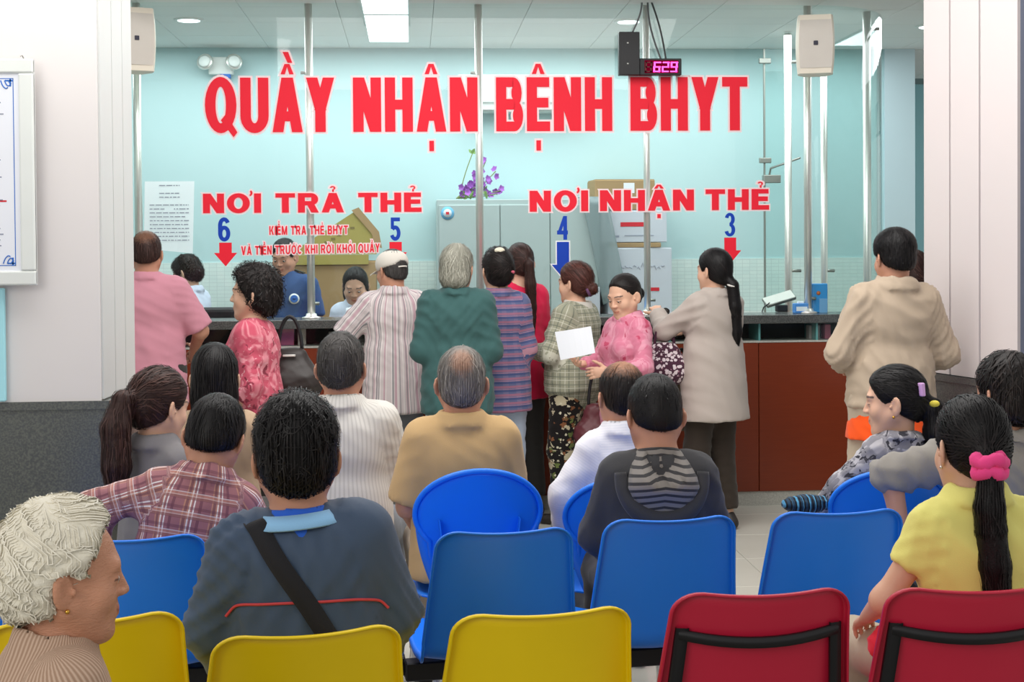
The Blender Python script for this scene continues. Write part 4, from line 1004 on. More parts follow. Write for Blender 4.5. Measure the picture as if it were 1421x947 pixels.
def person(name, label, px, depth, top, yaw=0, sit=False, fem=False, lean=0, tilt=0, twist=0, hyaw=0, hpitch=0, hroll=0, headpx=None, hs=1.0, wide=1.0, deep=1.0, belly=0, armL=None, armR=None, elbL=None, elbR=None,
           skin='tan', hair=None, shirt=None, pants=None, fineface=.006, finehand=None, seed=1, curlL=.5, curlR=.5, legs=None, lips=True, brow='#1d1716', shoes='#2b2624', sx=None, py=None, zseat=.44, grp=None, palmL=None, palmR=None):
    rng = np.random.default_rng(seed); yw = math.radians(yaw); ztop = at(px, top, depth).z
    S = .146 if not fem else .130
    S = (sx or S)
    hipz1 = .93 if not sit else zseat+.130
    lean_, tilt_, tw_ = map(math.radians, (lean, tilt, twist))
    Rt = rotz(tw_) @ roty(tilt_) @ rotx(-lean_)
    Rh = rotz(math.radians(hyaw)) @ roty(math.radians(hroll)) @ rotx(-math.radians(hpitch))
    hair = hair or {}; vol = hair.get('vol', .016)
    def topz(s, hz): return hz+(Rt@np.array([0, 0, .50*s]))[2]+((Rh@np.array([0, .012, .125])*.6+Rt@np.array([0, 0, .125])*.4)[2]+.118+vol)*hs
    s = 1.0
    for _ in range(6):
        hz = hipz1*s if not sit else hipz1
        e = ztop-topz(s, hz); s += e/((.93 if not sit else 0)+.50)
    s = min(max(s, .68), 1.22); hz = hipz1*s if not sit else hipz1
    H0 = np.array([0, 0, hz])
    T = lambda x, y, z: H0+Rt@np.array([x*wide, y*deep, z])*s
    nb = T(0, -.012, .50); hc = nb+(Rh@np.array([0, .012, .125])*.6+Rt@np.array([0, .0, .125])*.4)*hs
    h = lambda x, y, z: hc+Rh@np.array([x, y, z])*hs
    n_sq = Rt@np.array([0, 1, 0])
    # limbs
    J = {}
    for sd, sg in (('L', -1), ('R', 1)):
        sh = T(sg*S, -.01, .430); tgt = {'L': armL, 'R': armR}[sd]; el = {'L': elbL, 'R': elbR}[sd]
        if tgt is None: tgt = (.05, .02, -.52) if not sit else (-.02, .30, -.34)
        t = sh+np.array([sg*tgt[0], tgt[1], tgt[2]])*s
        hint = np.array([sg*.45, -1, -.5]) if el is None else np.array([sg*el[0], el[1], el[2]])
        ll = .262*s, .232*s
        e_, w_ = ik(sh, t, *ll, hint); J['sh'+sd], J['el'+sd], J['wr'+sd] = sh, e_, w_
        hp = H0+rotz(tw_*.5)@np.array([sg*.085*wide, 0, -.01])*s
        if sit: ft = np.array([sg*.13, .40, .075]); kh = np.array([sg*.15, 1, .6])
        else: ft = np.array([sg*.10, .0, .075*s]); kh = np.array([0, 1, .1])
        if legs: ft = ft+np.array(legs[0 if sd == 'L' else 1])
        l1, l2 = (.43*s, .42*s) if not sit else (.43, .46)
        if sit and hz-ft[2] > 0: pass
        kn, an = ik(hp, ft, l1, l2, kh); J['hp'+sd], J['kn'+sd], J['an'+sd] = hp, kn, an
    fem_b = fem
    def torso(F, inf, hem=None, flare=0, low=-.03, k=.05):
        F.cone(T(0, 0, .12), T(0, -.005, .33), .142*s*wide+inf, .155*s*wide+inf, k, (n_sq, 1.5/deep))
        F.cone(T(0, 0, low), T(0, 0, .12), .152*s*wide+inf+flare*.5, .140*s*wide+inf+flare*.4, k, (n_sq, 1.45/deep), cut=(1, 0))
        F.cone(T((-S+.012)/wide, -.012, .435), T((S-.012)/wide, -.012, .435), .052*s+inf*.7, .052*s+inf*.7, .06)
        F.ell(T(0, -.030, .35), np.array([.150*wide, .075, .12])*s+inf*.8, .05, Rt)
        for sg in (-1, 1):
            F.cone(T(sg*.105, -.018, .440), T(sg*.035, -.014, .480), .042*s+inf*.5, .034*s+inf*.3, .04)
        if belly: F.ell(T(0, .05, .08), np.array([.14*wide, .10+belly, .15])*s+inf, .06, Rt)
        if fem_b:
            for sg in (-1, 1): F.ell(T(sg*.072, .075, .30), np.array([.065, .06, .065])*s+inf*.7, .04, Rt)
        if hem is not None:
            F.cone(T(0, 0, .10), T(0, -.005, hem), .152*s*wide+inf+flare*.5, (.172*wide)*s+inf+flare, k, (n_sq, 1.30/deep), cut=(0, 1))
    def arm(F, sd, inf, upto=2.0, cuff=0, k=.03, r0=.051):
        a, e, w = J['sh'+sd], J['el'+sd], J['wr'+sd]; f = (.9 if fem else 1)*s
        if upto <= 1:
            b = a+(e-a)*upto; F.cone(a, b, r0*f+inf, .043*f+inf*1.0+cuff, k, cut=(0, 1)); return
        F.cone(a, e, r0*f+inf*.9, .040*f+inf*.8, k)
        b = e+(w-e)*(upto-1); F.cone(e, b, .041*f+inf*.8, .026*f+inf*.7+cuff, k, cut=(0, 1) if inf else (0, 0))
    # ---- body
    lo = np.minimum.reduce([v for v in J.values()]+[hc])-.20; hi = np.maximum.reduce([v for v in J.values()]+[hc])+.20; lo[2] = min(lo[2], 0)-.01; hi[2] = max(hi[2], hc[2]+.18)
    fr = [(hc-.15*hs, hc+.15*hs)]
    if finehand:
        for sd in finehand: fr.append((J['wr'+sd]-.10, J['wr'+sd]+.13))
    Fb = Field(lo, hi, .013, fr, fineface)
    torso(Fb, 0)
    Fb.ell(H0, np.array([.155*wide, .108*deep, .075 if sit else .12])*s, .05)
    for sd, sg in (('L', -1), ('R', 1)):
        arm(Fb, sd, 0); hp, kn, an = J['hp'+sd], J['kn'+sd], J['an'+sd]
        Fb.cone(hp, kn, .082*s*wide, .054*s, .04); Fb.cone(kn, an, .056*s, .037*s, .03)
        toe = an+np.array([sg*.02, .14*s, -.045*s]); Fb.cone(an+np.array([0, -.03, -.04*s]), toe, .036*s, .030*s, .03)
        # hand
        w = J['wr'+sd]; d = unit(w-J['el'+sd]); pn = {'L': palmL, 'R': palmR}[sd]; pn = np.array([-sg*1., .0, -.2]) if pn is None else np.array([sg*pn[0], pn[1], pn[2]]); n = unit(pn-d*(pn@d)); u = np.cross(d, n)*sg
        # u: toward the thumb side
        u = -u if u@np.array([0, 1, .3]) < 0 else u
        hsz = (.92 if fem else 1.0)*s; c = {'L': curlL, 'R': curlR}[sd]
        Fb.cone(w, w+d*.075*hsz, .026*hsz, .036*hsz, .015, (n, 2.0))
        for q, (o, lf) in enumerate(((.030, .92), (.010, 1), (-.010, .95), (-.029, .76))):
            p = w+d*.080*hsz+u*o*hsz; dd = unit(d+u*o*3.0); ang = c*.5
            for L_, r_ in ((.042, .0095), (.027, .0085), (.021, .0075)):
                dd = unit(dd*math.cos(ang)+n*math.sin(ang)); p2 = p+dd*L_*lf*hsz; Fb.cone(p, p2, r_*hsz, r_*.93*hsz, .004 if sd in (finehand or '') else .006); p = p2; ang = c
        p = w+d*.025*hsz+u*.024*hsz; dd = unit(d*.7+u*.75+n*.25)
        for L_, r_ in ((.042, .0125), (.032, .0105), (.024, .009)):
            p2 = p+dd*L_*hsz; Fb.cone(p, p2, r_*hsz, r_*.92*hsz, .008); p = p2; dd = unit(dd+d*.35)
    # neck, head, face
    Fb.cone(nb-(Rt@np.array([0, 0, .05])), h(0, -.018, -.05), .060*hs*(.88 if fem else 1), .056*hs*(.88 if fem else 1), .04)
    E = lambda c, r, k=.012, op='+': Fb.ell(h(*c), np.array(r)*hs, k*hs, Rh, op)
    C = lambda a, b, ra, rb, k=.01, sq=None: Fb.cone(h(*a), h(*b), ra*hs, rb*hs, k*hs, sq)
    E((0, -.012, .034), (.0735, .092, .083), .02); E((0, .016, -.022), (.062, .070, .088), .03)
    C((0, .028, -.070), (0, .062, -.098), .044, .021, .03)
    for sg in (-1, 1):
        E((sg*.040, .050, -.030), (.027, .026, .03), .02); C((sg*.058, -.0, -.04), (sg*.028, .05, -.088), .022, .018, .025)
    C((-.034, .074, .022), (.034, .074, .022), .013, .013, .015)
    C((0, .082, .012), (0, .098, -.027), .0062, .0092, .008)
    for sg in (-1, 1): E((sg*.0115, .090, -.029), (.0085, .010, .0072), .006)
    for sg in (-1, 1): E((sg*.031, .097, .0), (.0155, .0150, .0105), .010, '-')
    for sg in (-1, 1): E((sg*.031, .0725, -.001), (.0150, .0130, .0115), .004)
    E((0, .070, -.060), (.026, .018, .018), .014)
    [(C((0, .0845, -.0580), (sg*.020, .077, -.0555), .0046, .0034, .004), C((0, .0835, -.0672), (sg*.016, .077, -.0625), .0056, .0038, .004)) for sg in (-1, 1)]
    C((-.022, .0925, -.0615), (.022, .0925, -.0615), .0018, .0018, .003) if False else None
    for sg in (-1, 1):
        Re = Rh@rotz(sg*.55)@rotx(.12)
        Fb.ell(h(sg*.083, -.014, -.008), np.array([.0075, .021, .034])*hs, .006, Re); Fb.ell(h(sg*.0895, -.006, -.003), np.array([.0068, .0130, .0215])*hs, .003, Re, '-'); Fb.ell(h(sg*.082, .004, -.010), np.array([.005, .005, .008])*hs, .003, Re)
    V, Q = Fb.mesh(1)
    loc = (V-hc)@Rh/hs                      # head coordinates of every vertex
    tint = np.ones((len(V), 4)); hd = np.linalg.norm(loc, axis=1) < .16
    def paint(mask, col): tint[mask, :3] *= col
    if lips:
        m = hd & (loc[:, 1] > .072) & (np.abs(loc[:, 0]) < .021) & (np.abs(loc[:, 2]+.0625-9*loc[:, 0]**2) < .0085); paint(m, (.90, .68, .68))
        m = hd & (loc[:, 1] > .07) & (np.abs(loc[:, 0]) < .023) & (np.abs(loc[:, 2]+.0625-9*loc[:, 0]**2) < .0022); paint(m, (.6, .5, .5))
    bm_ = hd & (loc[:, 1] > .055) & (np.abs(np.abs(loc[:, 0])-.033) < .019) & (np.abs(loc[:, 2]-.027-.06*(np.abs(loc[:, 0])-.03)+10*(np.abs(loc[:, 0])-.033)**2) < .0034)
    bc = np.array(lin(brow))/np.array(lin('#b98267')); paint(bm_, np.clip(bc*2.4+.12, .05, 1))
    em = hd & (loc[:, 1] > .06) & (np.abs(np.abs(loc[:, 0])-.031) < .0145) & (np.abs(loc[:, 2]+.0005) < .0022); paint(em, (.16, .13, .13))
    root = empty('person', (0, 0, 0), yw); tag(root, label, 'person', grp)
    b0 = at(px if headpx is None else headpx, top, depth); ho = rotz(yw)@hc
    root.location = (b0.x-ho[0], b0.y-ho[1], 0)
    body = link('body', to_mesh('body', V, Q, {'tint': ('FLOAT_COLOR', tint)}, [SKIN[skin]]), None, root)
    for sg in (-1, 1):
        e = link('eye', EYE_ME, None, body); c = h(sg*.031, .0752, -.0012); RR = Rh@rotx(-math.pi/2-.25); M4 = Matrix([[*(RR[i]*hs*.90), c[i]] for i in range(3)]+[[0, 0, 0, 1]]); e.matrix_local = M4
    # ---- hair
    if hair.get('kind', 'short') != 'none':
        k_ = hair.get('kind', 'short'); th_ = vol; tail = hair.get('tail'); low = hair.get('low', -.062)
        flo = hc-np.array([.2, .2, .2])*hs; fhi = hc+np.array([.2, .2, .19])*hs
        if tail: P_ = [hc+np.array(p)*hs if hair.get('world') else h(*p) for p in tail[0]]; flo = np.minimum(flo, np.minimum.reduce(P_)-.07); fhi = np.maximum(fhi, np.maximum.reduce(P_)+.07)
        Fh = Field(flo, fhi, .0075)
        Eh = lambda c, r, k=.012, op='+': Fh.ell(h(*c), np.array(r)*hs, k*hs, Rh, op)
        xs_ = hair.get('side', .62); Eh((0, -.014, .036), (.0735+th_*xs_, .092+th_, .083+th_*1.05), .02); Eh((0, -.034, -.018), (.065+th_*xs_*.8, .066+th_*.8, .062+th_*.6), .025)
        for bl in hair.get('blobs', ()): Eh(bl[0], bl[1], bl[2] if len(bl) > 2 else .02)
        fp, fn_ = hair.get('front', ((0, .070, .060), (0, .80, -.60)))
        if fp is not None: Fh.plane(h(*fp), Rh@unit(fn_), .012*hs)
        Fh.plane(h(0, -.07, low), Rh@unit(hair.get('lown', (0, .55, -.85))), .012*hs)
        ec = hair.get('earcut', 1 if k_ == 'short' else 0)
        if ec:
            for sg in (-1, 1): Eh((sg*.092, .004, -.026), (.034, .036*(.85 if ec == 2 else 1), .050*(.8 if ec == 2 else 1)), .008, '-')
        if tail:
            for i in range(len(P_)-1): Fh.cone(P_[i], P_[i+1], tail[1][i]*hs, tail[1][i+1]*hs, .010)
        for bl in hair.get('buns', ()): Eh(bl[0], bl[1], .006)
        V, Q = Fh.mesh(2); N = normals(V, Q)
        amp = hair.get('rough', .0022); V = V+N*(folds(V, seed+5, amp, hair.get('wl', .022), hair.get('dir', (1, .3, 0)), 7))[:, None]
        lc = (V-hc)@Rh/hs
        wh = np.array(hair.get('whorl', (0.01, -.035, .12))); cw = h(*wh)
        to = hair.get('to'); tw = h(*to) if to is not None else None; pn_ = None if not tail else np.array(P_)
        def flow(p):
            if pn_ is not None and np.min(np.linalg.norm(pn_[1:]-p, axis=1)) < max(tail[1])*hs*1.8: 
                j = int(np.argmin(np.linalg.norm(pn_-p, axis=1))); j = min(j, len(pn_)-2); return unit(pn_[j+1]-pn_[j])
            if tw is not None: return unit(tw-p)
            d = unit(p-cw); l = Rh.T@(p-hc); 
            return unit(d*.7+np.array([0, 0, -1.0])*(.5 if l[2] < .06 else .1)+Rh@np.array([0, .5 if l[2] > .05 and l[1] > 0 else 0, 0]))
        up_m = None
        sv, sq_, st = strands(V, N, flow, hair.get('n', 420), hair.get('len', .06)*hs, hair.get('w', .0021)*hs, seed+9, hair.get('lift', .004), hair.get('curl', 0), jitter=hair.get('jit', .28), hang=hair.get('hang', 0), steps=hair.get('steps', 7), wave=hair.get('wave'))
        cap_t = np.clip(.22+.2*folds(V, seed+3, 1, .014, (1, .2, .1), 5), 0, .8)
        scalp = np.zeros(len(V)+len(sv)); 
        if hair.get('bald'):
            bc_, br_, bs_ = hair['bald']; AL = np.concatenate([lc, (sv-hc)@Rh/hs]); dd = np.linalg.norm((AL-np.array(bc_))/np.array(br_), axis=1); scalp = np.clip(1.5-dd*1.1+rng.normal(0, .12, len(dd)), 0, bs_)
        Va = np.concatenate([V, sv]); Qa = np.concatenate([Q, sq_+len(V)])
        link('hair', to_mesh('hair', Va, Qa, {'strand': ('FLOAT', np.concatenate([cap_t, st])), 'scalp': ('FLOAT', scalp)}, [HAIR[hair.get('col', 'black')]]), None, root)
    # ---- trousers
    pants = pants or {}
    lo2 = np.minimum.reduce([J[x+sd] for x in ('hp', 'kn', 'an') for sd in 'LR'])-.22; hi2 = np.maximum.reduce([J[x+sd] for x in ('hp', 'kn', 'an') for sd in 'LR'])+.24; lo2[2] = .02
    Fp = Field(lo2, hi2, .014); pi_ = pants.get('inf', .014)
    Fp.ell(H0, np.array([.158*wide, .112*deep, .075 if sit else .13])*s+pi_, .05); Fp.cone(H0, T(0, 0, pants.get('waist', .08)), .155*s*wide+pi_, .147*s*wide+pi_*.8, .04, (n_sq, 1.4/deep), cut=(0, 1))
    for sd in 'LR':
        hp, kn, an = J['hp'+sd], J['kn'+sd], J['an'+sd]; up_ = pants.get('upto', 1.9)
        Fp.cone(hp, kn, .086*s*wide+pi_, .058*s+pi_*1.4, .05); b = kn+(an-kn)*min(1, up_-1); Fp.cone(kn, b, .058*s+pi_*1.4, .05*s+pi_*1.5, .03, cut=(0, 1))
    V, Q = Fp.mesh(2); N = normals(V, Q); V = V+N*folds(V, seed+31, .004, .09, (.4, .4, 1), 5)[:, None]
    def limb_uv(V):
        uv = np.zeros((len(V), 3)); best = np.full(len(V), 9.)
        for q, sd in enumerate('LR'):
            for a, b, o in ((J['hp'+sd], J['kn'+sd], 0), (J['kn'+sd], J['an'+sd], .43)):
                ba = b-a; L = np.linalg.norm(ba); t = np.clip((V-a)@ba/L**2, 0, 1); w = V-a-t[:, None]*ba; d = np.linalg.norm(w, axis=1); m = d < best; best[m] = d[m]; u1 = unit(np.cross(ba, [0, 1, .3])); u2 = np.cross(ba/L, u1)
                uv[m, 0] = (np.arctan2(w@u1, w@u2)*.08)[m]+q*.7; uv[m, 1] = (o+t*L)[m]
        return uv
    link('trousers', to_mesh('trousers', V, Q, {'uvw': ('FLOAT_VECTOR', limb_uv(V))}, [pants.get('mat') or MT['trouser_dark']]), None, root)
    for sd, sg in (('L', -1), ('R', 1)):
        an = J['an'+sd]; Fs = Field(an+np.array([-.09, -.12, -.11]), an+np.array([.09, .26, .06]), .012)
        Fs.cone(an+np.array([0, -.035, -.04*s]), an+np.array([sg*.02, .15*s, -.048*s]), .043*s, .040*s, .02); Fs.cone(an+np.array([0, -.01, -.03]), an+np.array([0, -.01, .0]), .045*s, .04*s, .02)
        Fs.plane((0, 0, .004), (0, 0, -1), .004)
        V, Q = Fs.mesh(2); link('shoe', to_mesh('shoe', V, Q, None, [plain('shoe_leather', shoes, .5) if False else MT['shoe']]), None, root)
    # ---- shirts (list from inside out)
    def garment(g, i):
        inf = g.get('inf', .016); sl = g.get('sleeve', .75); hem = g.get('hem', -.17 if not sit else -.10); lo3 = np.minimum.reduce([J[x+sd] for x in ('sh', 'el', 'wr') for sd in 'LR']+[T(0, 0, hem)])-.26; hi3 = np.maximum.reduce([J[x+sd] for x in ('sh', 'el', 'wr') for sd in 'LR']+[T(0, 0, .55)])+.22
        lo3[2] = max(lo3[2], T(0, 0, hem)[2]-.14) if sl <= 1 else lo3[2]
        Fg = Field(lo3, hi3, g.get('h', .0115)); kd_ = g.get('kind', 'full')
        if kd_ == 'full': torso(Fg, inf, hem, g.get('flare', .01), low=max(hem, -.03))
        elif kd_ == 'skirt': Fg.cone(T(0, 0, g['z0']), T(0, -.005, hem), .150*s*wide+inf, .162*s*wide+inf+g.get('flare', .01), .02, (n_sq, 1.32/deep), cut=(1, 1))
        if g.get('band'):                   # gathered waistband
            z0, r_ = g['band']; Fg.cone(T(0, 0, hem), T(0, 0, hem+.055), .150*s*wide+inf*.6, .150*s*wide+inf*.6, .012, (n_sq, 1.35/deep), cut=(1, 1)); Fg.cone(T(0, 0, hem+.07), T(0, 0, hem+.14), .165*s*wide+inf+r_, .165*s*wide+inf+r_, .03, (n_sq, 1.35/deep))
        for sd in 'LR':
            if sl: arm(Fg, sd, inf*g.get('sinf', 1.0), sl, g.get('cuff', .006), r0=g.get('r0', .053))
        if sl > 1:
            for sd in 'LR':
                hsx = unit(J['wr'+sd]-J['el'+sd])
        # neck opening
        nk = unit(hc-nb); Fg.cone(nb-nk*.01, nb+nk*.09, .054*hs*(.88 if fem else 1), .06*hs, .010, op='-')
        co = g.get('collar')
        if co:
            fa = Rt@np.array([0, 1, 0]); zz = unit(h(0, -.02, -.06)-nb+Rt@np.array([0, 0, .04]))
            r1 = .073*hs*(.93 if fem else 1)*co.get('r', 1); hh = co.get('h', .045); c0 = T(0, -.012, .462); c1 = c0+zz*(hh+.036)
            Fg.cone(c0-fa*.006, c1+fa*.004, r1*1.20, r1*1.0, .010, (np.array([1, 0, 0]), 1.05), cut=(0, 1)); 
            if co.get('fold', True): Fg.cone(c0+zz*.024-fa*.004, c1-zz*.003, r1*1.40, r1*1.08, .002, None, cut=(1, 1))
            Fg.cone(c1-zz*.03, c1+zz*.08, r1*.80, r1*.84, .006, op='-')
            Fg.cone(c1-zz*.012+fa*.09, c1+zz*.05+fa*.14, .03, .05, .01, op='-')
        if g.get('hood'):
            Fg.ell(T(0, -.075, .44), np.array([.135, .055, .10])*s, .03, Rt); Fg.cone(T(-.11, -.02, .50), T(0, -.115, .36), .032*s, .036*s, .03); Fg.cone(T(.11, -.02, .50), T(0, -.115, .36), .032*s, .036*s, .03)
            Fg.ell(T(0, -.055, .52), np.array([.09, .045, .075])*s, .02, Rt, '-')
        V, Q = Fg.mesh(2); N = normals(V, Q)
        # pattern coordinates and folds
        dl = (V-H0)@Rt/s; uv = np.stack([np.arctan2(dl[:, 0]/wide, -(dl[:, 1]+.0)*1.35)*.155*s*wide, dl[:, 2]*s, np.zeros(len(V))], 1)
        dt = np.abs(np.abs(dl[:, 0])/wide-.0); isarm = np.zeros(len(V), bool); best = np.full(len(V), 9.)
        for q, sd in enumerate('LR'):
            sg = -1 if sd == 'L' else 1
            for a, b, o in ((J['sh'+sd], J['el'+sd], 0), (J['el'+sd], J['wr'+sd], .27*s)):
                ba = b-a; L = np.linalg.norm(ba); t = np.clip((V-a)@ba/L**2, 0, 1); w = V-a-t[:, None]*ba; d = np.linalg.norm(w, axis=1)-(.052+inf)*s
                m = (d < best) & (d < .03) & ((np.abs(dl[:, 0]) > S+.0) | (o > 0) | (t > .35)); best[m] = d[m]; u1 = unit(np.cross(ba, [0, 1, .01])); u2 = np.cross(ba/L, u1)
                uv[m, 0] = (np.arctan2(w@u1, -(w@u2))*.055)[m]+sg*.3; uv[m, 1] = -(o+t*L)[m]+.44*s; isarm |= m
        uv[:, 2] = isarm
        fa_ = g.get('fold', .006)*.75; fw_ = g.get('fwl', .15)
        V = V+N*np.where(isarm, folds(V, seed+17+i, fa_, fw_*.75, (.5, .3, .6), 4), folds(V, seed+11+i, fa_, fw_, g.get('fdir', (.8, .2, .55)), 7))[:, None]
        if g.get('ridge'):
            hm = dl[:, 2] < hem+.02
        o = link(g.get('name', 'shirt'), to_mesh(g.get('name', 'shirt'), V, Q, {'uvw': ('FLOAT_VECTOR', uv)}, [g['mat']]), None, root)
        if g.get('label'): o['label'] = g['label']
        return o, V, N
    gs = []
    for i, g in enumerate(shirt if isinstance(shirt, (list, tuple)) else [shirt]): gs.append(garment(g, i))
    info = dict(root=root, T=T, h=h, J=J, Rt=Rt, Rh=Rh, s=s, hs=hs, hc=hc, H0=H0, nb=nb, gs=gs, body=body, yaw=yw)
    def worldp(p): q = rotz(yw)@np.asarray(p); return Vector((q[0]+root.location.x, q[1]+root.location.y, q[2]))
    info['w'] = worldp; PEOPLE[name] = info
    print('FIG', name, 's=%.2f' % s)
    return info
def on_cloth(info, pts, off=.004, g=0):     # slide points along the wearer's front-back line onto the garment's back (or front)
    _, V, N = info['gs'][g]; f = info['Rt']@np.array([0, 1, 0]); out = []
    for p in pts:
        p = np.asarray(p); sg = 1 if (info['Rt'].T@(p-info['H0']))[1] < 0 else -1
        w = V-p; al = w@f; pe = np.linalg.norm(w-al[:, None]*f, axis=1); ok = (N@f)*sg < .25
        sc = pe+np.where(ok, 0, 9.); j = np.argsort(sc)[:6]; wt = 1/(sc[j]+.003); wt /= wt.sum()
        n = unit((N[j]*wt[:, None]).sum(0)); a = float((al[j]*wt).sum()); out.append((p+f*a+n*off, n))
    return out
def band(info, name, pts, w, m, off=.004, g=0, thick=.0025):
    dense = []
    for a, b in zip(pts, pts[1:]):
        for k in range(8): dense.append(np.asarray(a)+(np.asarray(b)-np.asarray(a))*k/8)
    dense.append(np.asarray(pts[-1])); q = on_cloth(info, dense, off, g); P = np.array([x for x, _ in q]); Nn = np.array([n for _, n in q])
    for _ in range(6): P[1:-1] = .5*P[1:-1]+.25*(P[:-2]+P[2:]); Nn[1:-1] = .5*Nn[1:-1]+.25*(Nn[:-2]+Nn[2:])
    tg = np.gradient(P, axis=0); sd = np.cross(tg, Nn); sd /= np.linalg.norm(sd, axis=1)[:, None]
    mb = MB(); mb.grid([[Vector(p-s_*w/2), Vector(p-s_*w/2+n*thick), Vector(p+s_*w/2+n*thick), Vector(p+s_*w/2)] for p, s_, n in zip(P, sd, Nn)], True, True)
    return mb.build(name, m, info['root'])
MT['trouser_dark'] = cloth('dark_trousers', '#3a3836'); MT['shoe'] = plain('dark_shoe', '#2b2624', .5)
# ------------------------------------------------------------------ clothes
lc_ = lin
def stripes_v(base, cols):                  # vertical stripes: list of (colour, period, width, offset)
    def fn(t, u, v, vec):
        c = lc_(base)
        for col, per, w, off in cols: c = t.mix(t.pulse(u, per, w, off), c, lc_(col))
        return c
    return fn
def bands_h(base, cols):
    def fn(t, u, v, vec):
        c = lc_(base)
        for col, per, w, off in cols: c = t.mix(t.pulse(v, per, w, off), c, lc_(col))
        return c
    return fn
def plaid(base, vert, horiz):
    def fn(t, u, v, vec):
        c = lc_(base)
        for col, per, w, off, a in vert: c = t.mix(t.math('MULTIPLY', t.pulse(u, per, w, off), a), c, lc_(col))
        for col, per, w, off, a in horiz: c = t.mix(t.math('MULTIPLY', t.pulse(v, per, w, off), a), c, lc_(col))
        return c
    return fn
def blotch(base, cols, sc=28):
    def fn(t, u, v, vec):
        c = lc_(base)
        for i, (col, lo, hi, k) in enumerate(cols):
            c = t.mix(t.ramp(t.noise(sc*k, vec, 2, .5, .8), lo, hi), c, lc_(col))
        return c
    return fn
def flowers(base, cols, sc=22):
    def fn(t, u, v, vec):
        c = lc_(base)
        for i, (col, th, k) in enumerate(cols):
            x = t.n('ShaderNodeTexVoronoi'); x.inputs['Scale'].default_value = sc*k; x.inputs['Randomness'].default_value = 1
            mp = t.n('ShaderNodeMapping'); mp.inputs['Location'].default_value = (i*3.7, i*1.3, 0); t.t.links.new(vec, mp.inputs[0]); t.t.links.new(mp.outputs[0], x.inputs['Vector'])
            d = t.math('ADD', x.outputs['Distance'], t.math('MULTIPLY', t.math('SUBTRACT', t.noise(sc*k*4, vec), .5), .5)); c = t.mix(t.math('LESS_THAN', d, th), c, lc_(col))
        return c
    return fn
CL = {
 'pink': cloth('pink_shirt_cloth', '#cc8c9b'), 'navy': cloth('navy_jacket_cloth', '#43536a', .6, .1), 'teal': cloth('teal_jersey', '#3b5d5c'), 'white': cloth('white_shirt_cloth', '#dddce2'),
 'tan': cloth('tan_shirt_cloth', '#c4a374'), 'beige': cloth('beige_jacket_cloth', '#b3a18d', .7, .15), 'yellow': cloth('yellow_shirt_cloth', '#e3dc7f'), 'stone': cloth('stone_blouse_cloth', '#b5aaa2'),
 'redtee': cloth('crimson_tee_cloth', '#d9264e'), 'orange': cloth('orange_shirt_cloth', '#f0561c'), 'greyjk': cloth('grey_jacket_cloth', '#8f8a84'), 'charcoal': cloth('charcoal_hoodie_cloth', '#3f3f42'), 'guard': cloth('navy_uniform_cloth', '#35507e'),
 'coat': cloth('white_coat_cloth', '#cfd8ea'), 'bluepolo': cloth('blue_collar_cloth', '#2f62cc'), 'sky': cloth('pale_blue_collar_cloth', '#8fc0e8'), 'khaki': cloth('khaki_trousers', '#b8a894'), 'greytr': cloth('grey_trousers', '#6d7076'), 'jeans': cloth('pale_jeans', '#b0bed2'),
 'beigetop': cloth('beige_top_cloth', '#b49a80'), 'greytop': cloth('grey_top_cloth', '#7d7a7c'), 'darktr': MT['trouser_dark'], 'brown_tr': cloth('dark_olive_trousers', '#3a322c'),
 'capstripe': patt('grey_pink_striped_shirt', stripes_v('#cfc4c4', [('#c3a4ac', .05, .28, .1), ('#9a9698', .032, .16, .5), ('#8a8a8e', .075, .07, .2), ('#e0d8d6', .026, .2, .8)])),
 'whitestripe': patt('white_selfstriped_shirt', stripes_v('#d6d3cd', [('#c6c3bd', .014, .4, 0)])), 'whitefine': patt('white_fine_striped_shirt', bands_h('#dfdee6', [('#d6d7e1', .009, .35, 0)])),
 'plaidman': patt('maroon_plaid_shirt', plaid('#99686f', [('#b98674', .062, .30, .58, .85), ('#6b4250', .031, .22, .05, .7), ('#e6dede', .062, .05, .22, .9), ('#e6dede', .062, .05, .36, .9)], [('#c08a78', .056, .3, .5, .5), ('#6b4250', .028, .3, .05, .5), ('#ded4d8', .056, .05, .2, .6), ('#ded4d8', .056, .04, .36, .4)])),
 'plaidwoman': patt('blue_mauve_plaid_shirt', plaid('#5c6488', [('#77708f', .06, .4, .2, .6)], [('#a0697e', .045, .30, .1, .8), ('#3f4c78', .045, .25, .55, .8), ('#c08c98', .045, .06, .25, .8)])),
 'plaidgrey': patt('grey_green_plaid_jacket', plaid('#9a9a86', [('#6f7466', .05, .12, .1, .8), ('#c9c8b8', .05, .08, .5, .8)], [('#6f7466', .045, .12, .1, .8), ('#c9c8b8', .045, .08, .5, .8)])),
 'redprint': patt('red_printed_blouse', blotch('#bd5064', [('#d98a95', .48, .62, 1), ('#7e2f3e', .60, .68, 1.7), ('#dfa3ab', .62, .7, 2.6)], 16)),
 'pinkprint': patt('pink_printed_jacket', blotch('#cc7890', [('#d996a8', .45, .6, 1), ('#b94a66', .62, .68, 1.4)], 14)),
 'greyprint': patt('grey_leaf_print_blouse', blotch('#85838a', [('#b0adb2', .48, .55, 1), ('#3c3b42', .56, .6, 1.5)], 24)),
 'floral_tr': patt('black_floral_trousers', flowers('#201c1c', [('#c9bea0', .42, 1), ('#8a5a3c', .25, 1.3), ('#6e7a44', .24, 1.1), ('#d9d2b8', .2, 2.2)], 13)),
 'hoodstripe': patt('grey_black_striped_lining', bands_h('#3c3b3d', [('#85807c', .022, .6, 0)])),
 'knit': None,
}
